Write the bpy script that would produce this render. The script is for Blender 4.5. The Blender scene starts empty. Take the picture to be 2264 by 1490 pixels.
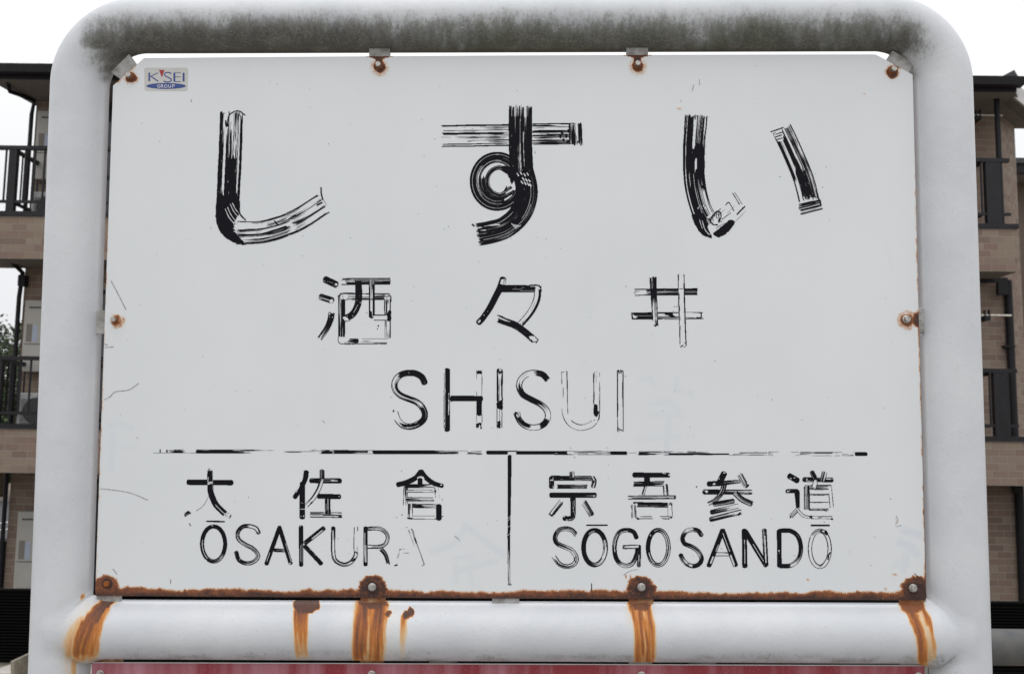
import bpy, bmesh, math, random
import numpy as np
from mathutils import Vector, Matrix
random.seed(7)
D = bpy.data
SC = bpy.context.scene
COL = SC.collection

# ------------------------------------------------------------------ camera, world, sun, exposure
F = 2000.0; PCX, PCY = 1132.0, 745.0          # photo focal length and centre, in photo pixels
PITCH = math.radians(5.8); ROLL = math.radians(0.74)
CAMZ = 1.5
_r0 = Vector((1, 0, 0)); _f = Vector((0, math.cos(PITCH), math.sin(PITCH))); _u0 = Vector((0, -math.sin(PITCH), math.cos(PITCH)))
CR = _r0 * math.cos(ROLL) + _u0 * math.sin(ROLL)
CU = -_r0 * math.sin(ROLL) + _u0 * math.cos(ROLL)
CF = _f
CAM = Vector((0, 0, CAMZ))
cd = D.cameras.new('camera'); cam = D.objects.new('camera', cd); COL.objects.link(cam)
M = Matrix.Identity(4)
for i in range(3):
    M[i][0] = CR[i]; M[i][1] = CU[i]; M[i][2] = -CF[i]; M[i][3] = CAM[i]
cam.matrix_world = M
cd.sensor_width = 36.0; cd.sensor_fit = 'HORIZONTAL'; cd.lens = 36.0 * F / 2264.0
cd.clip_start = 0.05; cd.clip_end = 2000
cd.dof.use_dof = True; cd.dof.focus_distance = 1.34; cd.dof.aperture_fstop = 13
SC.camera = cam

w = D.worlds.new("World"); SC.world = w; w.use_nodes = True
nt = w.node_tree; nt.nodes.clear()
wo = nt.nodes.new('ShaderNodeOutputWorld'); bg = nt.nodes.new('ShaderNodeBackground')
sky = nt.nodes.new('ShaderNodeTexSky'); sky.sky_type = 'NISHITA'; sky.sun_disc = False
sky.sun_elevation = math.radians(58); sky.sun_rotation = math.radians(200)
sky.air_density = 1.0; sky.dust_density = 4.0
mx = nt.nodes.new('ShaderNodeMix'); mx.data_type = 'RGBA'; mx.inputs[0].default_value = 0.93
nz = nt.nodes.new('ShaderNodeTexNoise'); nz.inputs['Scale'].default_value = 1.6; nz.inputs['Detail'].default_value = 4
cr = nt.nodes.new('ShaderNodeValToRGB')
cr.color_ramp.elements[0].position = .3; cr.color_ramp.elements[0].color = (.92, .935, .97, 1)
cr.color_ramp.elements[1].position = .7; cr.color_ramp.elements[1].color = (1, 1, 1.0, 1)
vs = nt.nodes.new('ShaderNodeVectorMath'); vs.operation = 'SCALE'; vs.inputs['Scale'].default_value = 10.6
tc = nt.nodes.new('ShaderNodeTexCoord')
nt.links.new(tc.outputs['Generated'], nz.inputs['Vector'])
nt.links.new(nz.outputs['Fac'], cr.inputs['Fac']); nt.links.new(cr.outputs['Color'], vs.inputs[0])
# overcast sky: brighter towards the zenith, as a cloud deck is
sx = nt.nodes.new('ShaderNodeSeparateXYZ'); nt.links.new(tc.outputs['Generated'], sx.inputs[0])
mr = nt.nodes.new('ShaderNodeMapRange'); mr.inputs['From Min'].default_value = 0; mr.inputs['From Max'].default_value = 1
mr.inputs['To Min'].default_value = 8.9; mr.inputs['To Max'].default_value = 24.0
pw = nt.nodes.new('ShaderNodeMath'); pw.operation = 'POWER'; pw.inputs[1].default_value = 2.0; pw.use_clamp = True
nt.links.new(sx.outputs['Z'], pw.inputs[0]); nt.links.new(pw.outputs[0], mr.inputs['Value']); nt.links.new(mr.outputs['Result'], vs.inputs['Scale'])
nt.links.new(sky.outputs['Color'], mx.inputs[6]); nt.links.new(vs.outputs[0], mx.inputs[7])
nt.links.new(mx.outputs[2], bg.inputs['Color']); bg.inputs['Strength'].default_value = 0.1
nt.links.new(bg.outputs[0], wo.inputs['Surface'])

sl = D.lights.new('sun', 'SUN'); sl.energy = 0.5; sl.angle = math.radians(45); sl.color = (1, .98, .95)
so = D.objects.new('sun', sl); COL.objects.link(so)
_el, _az = math.radians(58), math.radians(200)
_d = Vector((math.sin(_az) * math.cos(_el), math.cos(_az) * math.cos(_el), math.sin(_el)))
so.rotation_euler = _d.to_track_quat('Z', 'Y').to_euler()
SC.view_settings.view_transform = 'Standard'; SC.view_settings.look = 'None'
SC.view_settings.exposure = 0.07; SC.view_settings.gamma = 1.0; SC.view_settings.use_curve_mapping = False

# ------------------------------------------------------------------ geometry helpers
def ray(px, py):
    return (CR * ((px - PCX) / F) + CU * (-(py - PCY) / F) + CF)
def W(px, py, Y):                       # world point seen at a photo pixel on the plane Y
    d = ray(px, py); return CAM + d * (Y / d.y)
def proj(p):
    q = p - CAM; z = q.dot(CF); return PCX + F * q.dot(CR) / z, PCY - F * q.dot(CU) / z

def link(o, parent=None):
    COL.objects.link(o)
    if parent is not None: o.parent = parent
    return o
def tag(o, label=None, cat=None, group=None, kind=None):
    if label: o['label'] = label
    if cat: o['category'] = cat
    if group: o['group'] = group
    if kind: o['kind'] = kind
    return o
def empty(name, loc=(0, 0, 0)):
    o = D.objects.new(name, None); o.location = loc; o.empty_display_size = .2; COL.objects.link(o); return o
def mesh_obj(name, verts, faces, mats, parent=None, smooth=False, mi=None):
    me = D.meshes.new(name); me.from_pydata([tuple(v) for v in verts], [], faces)
    for m in (mats if isinstance(mats, (list, tuple)) else [mats]): me.materials.append(m)
    if smooth: me.polygons.foreach_set('use_smooth', [True] * len(me.polygons))
    if mi is not None: me.polygons.foreach_set('material_index', mi)
    me.update()
    return link(D.objects.new(name, me), parent)

class MB:
    def __init__(s): s.v = []; s.f = []
    def box(s, x0, x1, y0, y1, z0, z1, mat=None):
        n = len(s.v)
        p = [Vector(c) for c in ((x0,y0,z0),(x1,y0,z0),(x1,y1,z0),(x0,y1,z0),(x0,y0,z1),(x1,y0,z1),(x1,y1,z1),(x0,y1,z1))]
        if mat is not None: p = [mat @ q for q in p]
        s.v += p
        s.f += [tuple(n + i for i in q) for q in ((0,3,2,1),(4,5,6,7),(0,1,5,4),(1,2,6,5),(2,3,7,6),(3,0,4,7))]
        return s
    def tube(s, pts, r, n=16, caps=True):
        pts = [Vector(p) for p in pts]; base = len(s.v); k = len(pts)
        t0 = (pts[1] - pts[0]).normalized()
        ref = Vector((0, 1, 0)) if abs(t0.y) < .9 else Vector((1, 0, 0))
        a = (ref - t0 * ref.dot(t0)).normalized()
        for i, p in enumerate(pts):
            t = (pts[min(i + 1, k - 1)] - pts[max(i - 1, 0)]).normalized()
            a = (a - t * a.dot(t)).normalized(); b = t.cross(a)
            rr = r[i] if isinstance(r, (list, tuple, np.ndarray)) else r
            for j in range(n):
                th = 2 * math.pi * j / n
                s.v.append(p + a * math.cos(th) * rr + b * math.sin(th) * rr)
        for i in range(k - 1):
            for j in range(n):
                q = base + i * n; j2 = (j + 1) % n
                s.f.append((q + j, q + j2, q + n + j2, q + n + j))
        if caps:
            s.f.append(tuple(base + j for j in range(n))[::-1]); s.f.append(tuple(base + (k - 1) * n + j for j in range(n)))
        return s
    def prism(s, poly, y0, y1, mat=None):    # polygon in xz, extruded along y
        n = len(s.v); k = len(poly)
        p = [Vector((x, y0, z)) for x, z in poly] + [Vector((x, y1, z)) for x, z in poly]
        if mat is not None: p = [mat @ q for q in p]
        s.v += p
        s.f.append(tuple(range(n, n + k))); s.f.append(tuple(range(n + k, n + 2 * k))[::-1])
        for i in range(k):
            j = (i + 1) % k; s.f.append((n + i, n + k + i, n + k + j, n + j))
        return s
    def build(s, name, m, parent=None, smooth=False, bevel=0, angle=None):
        o = mesh_obj(name, s.v, s.f, m, parent, smooth)
        bm = bmesh.new(); bm.from_mesh(o.data); bmesh.ops.recalc_face_normals(bm, faces=bm.faces)
        if bevel: bmesh.ops.bevel(bm, geom=bm.edges[:], offset=bevel, segments=2, affect='EDGES', profile=.5, clamp_overlap=True)
        bm.to_mesh(o.data); bm.free()
        if smooth and angle:
            try: o.data.set_sharp_from_angle(angle=math.radians(angle))
            except Exception: pass
        return o

# value noise (numpy)
def _h(ix, iy, seed):
    n = (ix.astype(np.int64) * 374761393 + iy.astype(np.int64) * 668265263 + seed * 1442695041) & 0xffffffff
    n = ((n ^ (n >> 13)) * 1274126177) & 0xffffffff
    n = (n ^ (n >> 16)) & 0xffff
    return n / 65535.0
def vn(x, y, seed=0):
    x = np.asarray(x, float); y = np.asarray(y, float) + 0 * x
    ix = np.floor(x); iy = np.floor(y); fx = x - ix; fy = y - iy
    fx = fx * fx * (3 - 2 * fx); fy = fy * fy * (3 - 2 * fy)
    a = _h(ix, iy, seed); b = _h(ix + 1, iy, seed); c = _h(ix, iy + 1, seed); d = _h(ix + 1, iy + 1, seed)
    return (a * (1 - fx) + b * fx) * (1 - fy) + (c * (1 - fx) + d * fx) * fy
def sst(a, b, x):
    t = np.clip((x - a) / (b - a), 0, 1); return t * t * (3 - 2 * t)

# ------------------------------------------------------------------ materials
class NT:
    def __init__(s, name):
        s.m = D.materials.new(name); s.m.use_nodes = True; s.t = s.m.node_tree
        s.b = s.t.nodes['Principled BSDF']; s.n = s.t.nodes; s.l = s.t.links
        s.tc = None
    def co(s, kind='Object'):
        if s.tc is None: s.tc = s.n.new('ShaderNodeTexCoord')
        return s.tc.outputs[kind]
    def mapping(s, scale, kind='Object'):
        m = s.n.new('ShaderNodeMapping'); m.inputs['Scale'].default_value = scale
        s.l.new(s.co(kind), m.inputs['Vector']); return m.outputs[0]
    def noise(s, scale, detail=4, rough=.55, vec=None, dist=0):
        n = s.n.new('ShaderNodeTexNoise'); n.inputs['Scale'].default_value = scale
        n.inputs['Detail'].default_value = detail; n.inputs['Roughness'].default_value = rough; n.inputs['Distortion'].default_value = dist
        s.l.new(vec if vec is not None else s.co(), n.inputs['Vector']); return n.outputs['Fac']
    def ramp(s, fac, stops):
        r = s.n.new('ShaderNodeValToRGB'); e = r.color_ramp.elements
        while len(e) < len(stops): e.new(.5)
        for i, (p, c) in enumerate(stops):
            e[i].position = p; e[i].color = (c, c, c, 1) if isinstance(c, (int, float)) else (*c, 1)
        s.l.new(fac, r.inputs['Fac']); return r.outputs['Color']
    def math(s, op, a, b=None, c=None, clamp=False):
        n = s.n.new('ShaderNodeMath'); n.operation = op; n.use_clamp = clamp
        for i, x in enumerate((a, b, c)):
            if x is None: continue
            if isinstance(x, (int, float)): n.inputs[i].default_value = x
            else: s.l.new(x, n.inputs[i])
        return n.outputs[0]
    def mix(s, fac, a, b, mode='MIX'):
        n = s.n.new('ShaderNodeMix'); n.data_type = 'RGBA'; n.blend_type = mode
        for i, x in ((0, fac), (6, a), (7, b)):
            if isinstance(x, (int, float)): n.inputs[i].default_value = x if i == 0 else (x, x, x, 1)
            elif isinstance(x, tuple): n.inputs[i].default_value = (*x, 1)
            else: s.l.new(x, n.inputs[i])
        return n.outputs[2]
    def attr(s, name):
        n = s.n.new('ShaderNodeAttribute'); n.attribute_name = name; return n.outputs['Fac']
    def set(s, col=None, rough=None, metal=None, bump=None, bs=.2, bd=.001, spec=None):
        for k, v in (('Base Color', col), ('Roughness', rough), ('Metallic', metal), ('Specular IOR Level', spec)):
            if v is None: continue
            if isinstance(v, tuple): s.b.inputs[k].default_value = (*v, 1)
            elif isinstance(v, (int, float)): s.b.inputs[k].default_value = v
            else: s.l.new(v, s.b.inputs[k])
        if bump is not None:
            n = s.n.new('ShaderNodeBump'); n.inputs['Strength'].default_value = bs; n.inputs['Distance'].default_value = bd
            s.l.new(bump, n.inputs['Height']); s.l.new(n.outputs[0], s.b.inputs['Normal'])
        return s.m

def rust_ramp(t, f):
    return t.ramp(f, [(0, (.60, .50, .30)), (.26, (.60, .33, .065)), (.48, (.46, .155, .015)), (.68, (.23, .064, .010)), (.84, (.10, .032, .012)), (1, (.045, .018, .011))])

def mat_paint_pipe():
    t = NT('white_pipe_paint')
    big = t.noise(9, 3); fine = t.noise(420, 3, .6); mid = t.noise(70, 5, .6)
    base = t.mix(t.ramp(big, [(.35, 0), (.65, 1)]), (.50, .515, .54), (.56, .572, .59))
    # small dust pits
    spk = t.math('MULTIPLY', t.ramp(t.noise(420, 2, .5), [(.64, 0), (.72, 1)]), t.ramp(t.noise(35, 2), [(.42, 0), (.68, .6)]))
    base = t.mix(spk, base, (.30, .30, .29))
    # grime (algae and soot) from a vertex attribute broken by noise
    g = t.attr('grime')
    n1 = t.noise(190, 8, .80, vec=t.mapping((1.3, 1, .55))); n2 = t.noise(38, 4, .65)
    n3 = t.noise(330, 5, .7, vec=t.mapping((1, 1, .8)))
    cl_ = t.math('ADD', t.math('MULTIPLY', g, 1.15), t.math('MULTIPLY', t.math('SUBTRACT', n2, .5), t.math('MULTIPLY', t.math('MINIMUM', t.math('MULTIPLY', g, 3.0), 1.0), .9)))
    veil = t.ramp(cl_, [(.02, 0), (.25, .12), (.55, .40), (.98, .84)])
    th = t.math('ADD', t.math('ADD', t.math('MULTIPLY', n1, .75), t.math('MULTIPLY', n3, .45)), t.math('MULTIPLY', cl_, .42))
    speck = t.math('MULTIPLY', t.ramp(th, [(.74, 0), (.92, 1)]), t.math('MINIMUM', t.math('MULTIPLY', g, 3.0), .62))
    gm = t.math('SUBTRACT', 1.0, t.math('MULTIPLY', t.math('SUBTRACT', 1.0, veil), t.math('SUBTRACT', 1.0, speck)))
    gc = t.mix(t.attr('green'), (.050, .046, .035), (.050, .058, .024))
    gc2 = t.mix(t.ramp(t.math('ADD', t.math('MULTIPLY', n3, .6), t.math('MULTIPLY', n2, .4)), [(.47, 0), (.70, .9)]), gc, (.21, .20, .17))
    c = t.mix(gm, base, gc2)
    # rust runs
    r = t.attr('rust')
    rn = t.noise(150, 5, .65, vec=t.mapping((1.6, .8, .25)))
    rr = t.math('ADD', r, t.math('MULTIPLY', t.math('SUBTRACT', rn, .5), t.math('MULTIPLY', t.math('MINIMUM', t.math('MULTIPLY', r, 4.0), 1.0), .24)))
    c = t.mix(t.ramp(rr, [(.0, 0), (.12, .22), (.30, .74), (.5, .97)]), c, rust_ramp(t, rr))
    h = t.math('ADD', t.math('MULTIPLY', fine, .5), mid)
    m_ = t.set(c, t.math('ADD', t.math('ADD', t.math('MULTIPLY', gm, .3), t.math('MULTIPLY', t.math('MINIMUM', t.math('MULTIPLY', rr, 2.5), 1.0), .4)), .42), 0, h, .42, .0016)
    bv = t.n.new('ShaderNodeBevel'); bv.inputs['Radius'].default_value = .016; bv.samples = 6
    bn = [n for n in t.n if n.type == 'BUMP'][0]; t.l.new(bv.outputs[0], bn.inputs['Normal'])
    return m_

def rust_ramp2(t, f):
    return t.ramp(f, [(0, (.62, .48, .33)), (.28, (.52, .25, .075)), (.45, (.26, .085, .026)), (.66, (.145, .047, .020)), (.84, (.055, .023, .016)), (1, (.035, .017, .014))])

def mat_panel():
    t = NT('white_enamel_panel')
    big = t.noise(3.0, 3)
    base = t.mix(t.ramp(big, [(.3, 0), (.7, 1)]), (.61, .63, .645), (.645, .66, .665))
    dirt = t.noise(14, 6, .7, vec=t.mapping((1, 1, .3)))
    base = t.mix(t.ramp(dirt, [(.52, 0), (.8, .10)]), base, (.52, .53, .53))
    spk = t.math('MULTIPLY', t.ramp(t.noise(480, 2, .4), [(.70, 0), (.78, 1)]), t.ramp(t.noise(12, 2), [(.45, 0), (.7, .35)]))
    base = t.mix(spk, base, (.26, .23, .20))
    base = t.mix(t.math('MULTIPLY', t.math('MULTIPLY', t.attr('ghost'), .8), t.ramp(t.noise(60, 3), [(.2, .5), (.7, 1)])), base, (.52, .56, .62))
    r = t.attr('rust')
    n1 = t.noise(520, 5, .75, vec=t.mapping((1.3, 1, .55))); n2 = t.noise(120, 4, .6)
    gate = t.math('MINIMUM', t.math('MULTIPLY', r, 5.0), 1.0)
    rr = t.math('ADD', r, t.math('MULTIPLY', t.math('ADD', t.math('MULTIPLY', t.math('SUBTRACT', n1, .5), .9), t.math('MULTIPLY', t.math('SUBTRACT', n2, .5), .7)), gate))
    rm = t.ramp(rr, [(.06, 0), (.26, .55), (.42, 1)])
    c = t.mix(rm, base, rust_ramp2(t, rr))
    c = t.mix(t.math('MULTIPLY', t.ramp(t.noise(240, 3, .6), [(.60, 0), (.72, .7)]), rm), c, (.33, .15, .07))
    b = t.math('ADD', t.noise(35, 2), t.math('MULTIPLY', rm, t.math('ADD', n1, .3)))
    return t.set(c, t.math('ADD', t.math('MULTIPLY', rm, .5), .34), 0, b, .12, .0008)

def mat_simple(name, c1, c2=None, rough=.6, metal=0, scale=20, bs=.15, bd=.002, spec=None, stops=(.35, .65)):
    t = NT(name); c2 = c2 or tuple(x * .8 for x in c1)
    n = t.noise(scale, 5, .6)
    return t.set(t.mix(t.ramp(n, [(stops[0], 0), (stops[1], 1)]), c1, c2), rough, metal, n, bs, bd, spec)

def mat_brick(island):
    t = NT('brick_tile_' + ('run' if island else 'single'))
    if island:
        g = t.n.new('ShaderNodeNewGeometry'); rnd = g.outputs['Random Per Island']
    else:
        g = t.n.new('ShaderNodeObjectInfo'); rnd = g.outputs['Random']
    c = t.ramp(rnd, [(0, (.180, .122, .094)), (.3, (.205, .153, .116)), (.55, (.228, .180, .136)), (.8, (.190, .124, .098)), (1, (.155, .112, .088))])
    n = t.noise(60, 4, .6)
    c = t.mix(t.ramp(n, [(.3, 0), (.75, .25)]), c, (.11, .085, .07))
    return t.set(c, .8, 0, n, .2, .002)

M_PIPE = mat_paint_pipe(); M_PANEL = mat_panel()
t = NT('black_sign_paint'); n_ = t.noise(120, 3)
M_INK = t.set(t.mix(n_, (.006, .006, .009), (.011, .010, .013)), .55, 0, n_, .1, .0004, .05)
t = NT('worn_black_paint'); n_ = t.noise(900, 2)
M_MIDI = t.set(t.mix(n_, (.045, .042, .045), (.10, .096, .10)), .5, spec=.2)
t = NT('thin_black_paint'); n_ = t.noise(900, 2)
M_THIN = t.set(t.mix(n_, (.16, .155, .16), (.30, .295, .30)), .5)
t = NT('red_faded_board'); v_ = t.noise(34, 4, .6, vec=t.mapping((1, 1, .04))); v2 = t.noise(7, 2, .5, vec=t.mapping((1, 1, .02)))
geo_x = t.n.new('ShaderNodeSeparateXYZ'); t.l.new(t.co(), geo_x.inputs[0])
fade = t.math('MULTIPLY', t.math('SUBTRACT', .12, geo_x.outputs[0]), .55, clamp=True)
ff = t.math('ADD', t.math('MULTIPLY', t.math('SUBTRACT', t.math('ADD', t.math('MULTIPLY', v_, .6), t.math('MULTIPLY', v2, .55)), .56), 2.8), fade, clamp=True)
cc = t.mix(ff, (.22, .014, .024), (.48, .24, .29))
fsp = t.noise(500, 2)
M_RED = t.set(t.mix(t.ramp(fsp, [(.62, 0), (.75, .5)]), cc, (.6, .5, .52)), .55, 0, fsp, .1, .0005)
M_STICK = mat_simple('sticker_film', (.50, .495, .475), (.47, .465, .445), .3, scale=60, bs=.02)
M_BLUE = mat_simple('sticker_blue_print', (.018, .045, .19), (.022, .055, .22), .35, scale=200, bs=.02)
M_REDP = mat_simple('sticker_red_print', (.32, .016, .022), (.28, .016, .02), .35, scale=200, bs=.02)
M_WHT = mat_simple('sticker_white_print', (.66, .67, .68), (.6, .6, .6), .35, scale=200, bs=.02)
M_STEEL = mat_simple('stainless_bolt', (.52, .50, .47), (.30, .28, .26), .33, .85, scale=300, bs=.2, bd=.0003)
t = NT('rusted_steel'); n_ = t.noise(500, 5, .7)
M_RUST = t.set(rust_ramp(t, t.math('ADD', t.math('MULTIPLY', n_, .6), .38)), .85, 0, n_, .5, .0006)
M_TAB = mat_simple('painted_tab', (.37, .365, .355), (.17, .15, .13), .6, scale=75, bs=.3, bd=.001, stops=(.42, .72))
M_TABR = mat_simple('rust_stained_tab', (.20, .065, .018), (.38, .24, .13), .7, scale=90, bs=.3, bd=.001, stops=(.45, .75))
M_DARK = mat_simple('dark_bronze_aluminium', (.010, .010, .012), (.014, .013, .015), .5, 0, scale=8, bs=.03, spec=.2)
M_RAIL = mat_simple('dark_railing_paint', (.016, .015, .018), (.012, .011, .013), .45, 0, scale=8, bs=.03, spec=.25)
M_BRK1 = mat_brick(False); M_BRKN = mat_brick(True)
M_MORT = mat_simple('pale_mortar', (.30, .265, .23), (.26, .23, .20), .9, scale=40)
M_SOFF = mat_simple('soffit_board', (.17, .15, .135), (.145, .13, .115), .8, scale=6)
M_BARGE = mat_simple('pale_bargeboard', (.58, .575, .565), (.50, .495, .485), .6, scale=6)
M_ROOF = mat_simple('dark_slate_roof', (.05, .05, .055), (.03, .03, .035), .7, scale=12)
M_HEAT = mat_simple('heater_case_paint', (.33, .32, .295), (.30, .29, .27), .5, scale=5, bs=.03)
M_AC = mat_simple('outdoor_unit_case', (.42, .42, .42), (.34, .34, .34), .5, scale=5, bs=.03)
M_GRILL = mat_simple('dark_fan_grille', (.03, .03, .03), (.07, .07, .07), .6, scale=30)
M_LABEL = mat_simple('pale_label_sheet', (.30, .34, .42), (.27, .31, .38), .5, scale=30, bs=.02)
M_POLE = mat_simple('stainless_drying_pole', (.62, .60, .54), (.5, .48, .44), .35, .5, scale=30, bs=.02)
M_FENCE = mat_simple('black_louvre_paint', (.003, .003, .003), (.004, .004, .004), .6, scale=10, bs=.03, spec=.08)
M_CONC = mat_simple('weathered_concrete', (.30, .27, .22), (.17, .15, .115), .9, scale=9, bs=.5, bd=.01)
M_SLABW = mat_simple('pale_concrete_slab', (.56, .53, .50), (.46, .42, .39), .85, scale=5, bs=.2, bd=.004)
M_PLAT = mat_simple('platform_asphalt', (.34, .335, .32), (.27, .265, .255), .9, scale=40, bs=.5, bd=.004)
M_GRAV = mat_simple('gravel', (.26, .22, .18), (.15, .125, .10), .95, scale=24, bs=.8, bd=.02)
M_ASPH = mat_simple('road_asphalt', (.075, .072, .078), (.055, .053, .058), .9, scale=12, bs=.3, bd=.004)
M_LINE = mat_simple('white_road_paint', (.72, .72, .70), (.6, .6, .58), .7, scale=12, bs=.05)
M_BARK = mat_simple('bark', (.10, .075, .05), (.06, .045, .03), .9, scale=9, bs=.6, bd=.02)
t = NT('tree_leaves'); g = t.n.new('ShaderNodeNewGeometry')
M_LEAF = t.set(t.ramp(g.outputs['Random Per Island'], [(0, (.009, .020, .005)), (.5, (.022, .042, .009)), (1, (.055, .078, .018))]), .6)
t = NT('dull_grey_pipe'); n_ = t.noise(14, 5, .65)
M_GPIPE = t.set(t.mix(t.ramp(n_, [(.35, 0), (.65, 1)]), (.105, .10, .09), (.055, .058, .062)), .6, .2, n_, .2, .001)
t = NT('window_glass')
M_GLASS = t.set((.03, .035, .045), .08, 0, spec=.6)
M_WIRE = mat_simple('wire_cover', (.03, .03, .03), (.02, .02, .02), .6)

# ------------------------------------------------------------------ the setting
def sheet(name, x0, x1, y0, y1, z, m, kind='structure'):
    o = mesh_obj(name, [(x0, y0, z), (x1, y0, z), (x1, y1, z), (x0, y1, z)], [(0, 1, 2, 3)], m)
    o['kind'] = kind; return o
GZ = -1.40                                        # track side ground, below the platform at z = 0
sheet('ground', -600, 600, -600, 900, GZ, M_GRAV)
sheet('road', -60, -8.35, 17.5, 34, GZ + .006, M_ASPH)
pl = MB().box(-30, 30, -12, 2.35, GZ - .3, 0).build('platform', M_PLAT); pl['kind'] = 'structure'
ek = MB().box(-30, 30, 2.35, 2.75, GZ - .3, .005).build('platform_edge', M_CONC); ek['kind'] = 'structure'

# =================================================================== the station sign
upd = (CR * 100 + CU * 25500 + CF * 2000).normalized()
rtd = (CR * 115363 + CU * -48 + CF * -2000).normalized()
rtd = (rtd - upd * rtd.dot(upd)).normalized()
nyd = upd.cross(rtd).normalized()
if nyd.dot(CF) < 0: nyd = -nyd
DEP = 1.33
org = CAM + ray(1127, 745) * DEP
SM = Matrix.Identity(4)
for i in range(3):
    SM[i][0] = rtd[i]; SM[i][1] = nyd[i]; SM[i][2] = upd[i]; SM[i][3] = org[i]
SI = SM.inverted()
camL = SI @ CAM
def L(px, py, y=0.0):                    # point of the sign's own plane (y = depth behind the panel face) seen at a photo pixel
    d = SI.to_3x3() @ ray(px, py)
    k = (y - camL.y) / d.y
    return camL + d * k
_SI3 = np.array(SI.to_3x3()); _CRn = np.array(CR); _CUn = np.array(CU); _CFn = np.array(CF); _cL = np.array(camL)
def Ln(px, py, y=0.0):
    d = (np.outer((px - PCX) / F, _CRn) + np.outer(-(py - PCY) / F, _CUn) + _CFn) @ _SI3.T
    return _cL + d * ((y - _cL[1]) / d[:, 1:2])
_SMn = np.array(SM)
def projL(v):                            # local points -> photo pixels
    wv = v @ _SMn[:3, :3].T + _SMn[:3, 3] - np.array(CAM)
    z = wv @ _CFn
    return PCX + F * (wv @ _CRn) / z, PCY - F * (wv @ _CUn) / z
SIGN = empty('station_sign'); SIGN.matrix_world = SM
tag(SIGN, 'white station name board in a thick white pipe frame with rust runs', 'station sign')

def set_attr(o, **kw):
    for k, a in kw.items():
        at = o.data.attributes.new(k, 'FLOAT', 'POINT'); at.data.foreach_set('value', np.asarray(a, np.float32))
def verts_np(o):
    a = np.empty(len(o.data.vertices) * 3, np.float32); o.data.vertices.foreach_get('co', a); return a.reshape(-1, 3).astype(float)

PY = 0.010                                # pipe centre plane a little behind the panel face
R = 0.0410
tl = L(184, 50, PY); tr = L(2084, 44, PY); lbot = L(131, 1490, PY); rbot = L(2130, 1490, PY)
def fit(e0, e1, y, horizontal=False, py_=PY, R_=R):
    # centre (sign coordinates) of a pipe whose two silhouette edges are seen at e0 and e1 on photo row (or column) y
    def edge(e):
        p = L(*((y, e) if horizontal else (e, y)), 0.0); return p
    a, b_ = edge(e0), edge(e1); k = 2 if horizontal else 0
    def tangent(p, sgn):                     # line camera -> p in the plane (k, y); centre line offset by R
        d = np.array([p[k] - camL[k], p.y - camL.y]); d /= np.hypot(*d); nrm = np.array([d[1], -d[0]]); return d, nrm
    out = []
    for p, sgn in ((a, 1), (b_, -1)):
        d, nrm = tangent(p, sgn)
        if horizontal: sgn = -sgn
        # point on the offset line at depth py_
        o = np.array([camL[k], camL.y]) + nrm * R_ * sgn
        out.append(o[0] + d[0] / d[1] * (py_ - o[1]))
    return out[0], out[1]
_f1 = fit(108, 240.5, 251); _f2 = fit(69, 210, 1243); _f3 = fit(2019, 2154, 251); _f4 = fit(2046, 2187, 1243)
_t1 = fit(-13, 121, 360, True); _t2 = fit(-20, 112.8, 1900, True)
def mean(q): return (q[0] + q[1]) / 2
za, zb_ = L(170, 251, PY).z, L(140, 1243, PY).z
def postx(qa, qb, z): return mean(qa) + (mean(qb) - mean(qa)) * (z - za) / (zb_ - za)
ztl = L(184, 50, PY).z
ltop = Vector((postx(_f1, _f2, za), PY, za)); lbot = Vector((postx(_f1, _f2, zb_ - .16), PY, zb_ - .16))
rtop = Vector((postx(_f3, _f4, za), PY, za)); rbot = Vector((postx(_f3, _f4, zb_ - .16), PY, zb_ - .16))
bend = 0.095
def extend(a, b, k): return a + (b - a) * k
lfoot = extend(ltop, lbot, 2.46); rfoot = extend(rtop, rbot, 2.46)
def arc(c, a0, a1, r, n=14):
    return [Vector((c.x + r * math.cos(a0 + (a1 - a0) * i / n), PY, c.z + r * math.sin(a0 + (a1 - a0) * i / n))) for i in range(n + 1)]
zt = (_t1[1] + _t2[1]) / 2
cl = Vector((postx(_f1, _f2, zt - bend) + bend, PY, zt - bend)); c2 = Vector((postx(_f3, _f4, zt - bend) - bend, PY, zt - bend))
def seg(a, b, n): return [a + (b - a) * (i / n) for i in range(n)]
path = seg(lfoot, Vector((cl.x - bend, PY, cl.z)), 330) + arc(cl, math.pi, math.pi / 2, bend, 40)[:-1]
path += seg(Vector((cl.x, PY, zt)), Vector((c2.x, PY, zt)), 330) + arc(c2, math.pi / 2, 0, bend, 40)[:-1]
path += seg(Vector((c2.x + bend, PY, c2.z)), rfoot, 330) + [rfoot]
frb = MB().tube(path, R, 72); NFR = len(frb.v)
# lower cross pipe with flared welds
RB = 0.0413; PYC = PY - .0002
_c1 = fit(1326.5, 1455.5, 320, True, PYC, RB); _c2 = fit(1333, 1463.5, 1850, True, PYC, RB)
xa_, xb2_ = L(320, 1390, PYC).x, L(1850, 1398, PYC).x
def crossz(x): return mean(_c1) + (mean(_c2) - mean(_c1)) * (x - xa_) / (xb2_ - xa_)
xpl = postx(_f1, _f2, mean(_c1)); xpr = postx(_f3, _f4, mean(_c2))
la = Vector((xpl - .004, PYC, crossz(xpl))); lb = Vector((xpr + .004, PYC, crossz(xpr)))
N = 900; pts = []; rad = []
for i in range(N + 1):
    a = i / N; pts.append(la + (lb - la) * a)
    dl = min(a, 1 - a) * (lb - la).length
    k = .0065 * math.exp(-((dl - .046) / .016) ** 2) if dl > .046 else .0065 * max(0, 1 - (.046 - dl) / .03) ** 1.5
    rad.append(RB + k)
frb.tube(pts, rad, 96, caps=False)
fr = frb.build('pipe_frame', M_PIPE, SIGN, smooth=True)
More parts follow.
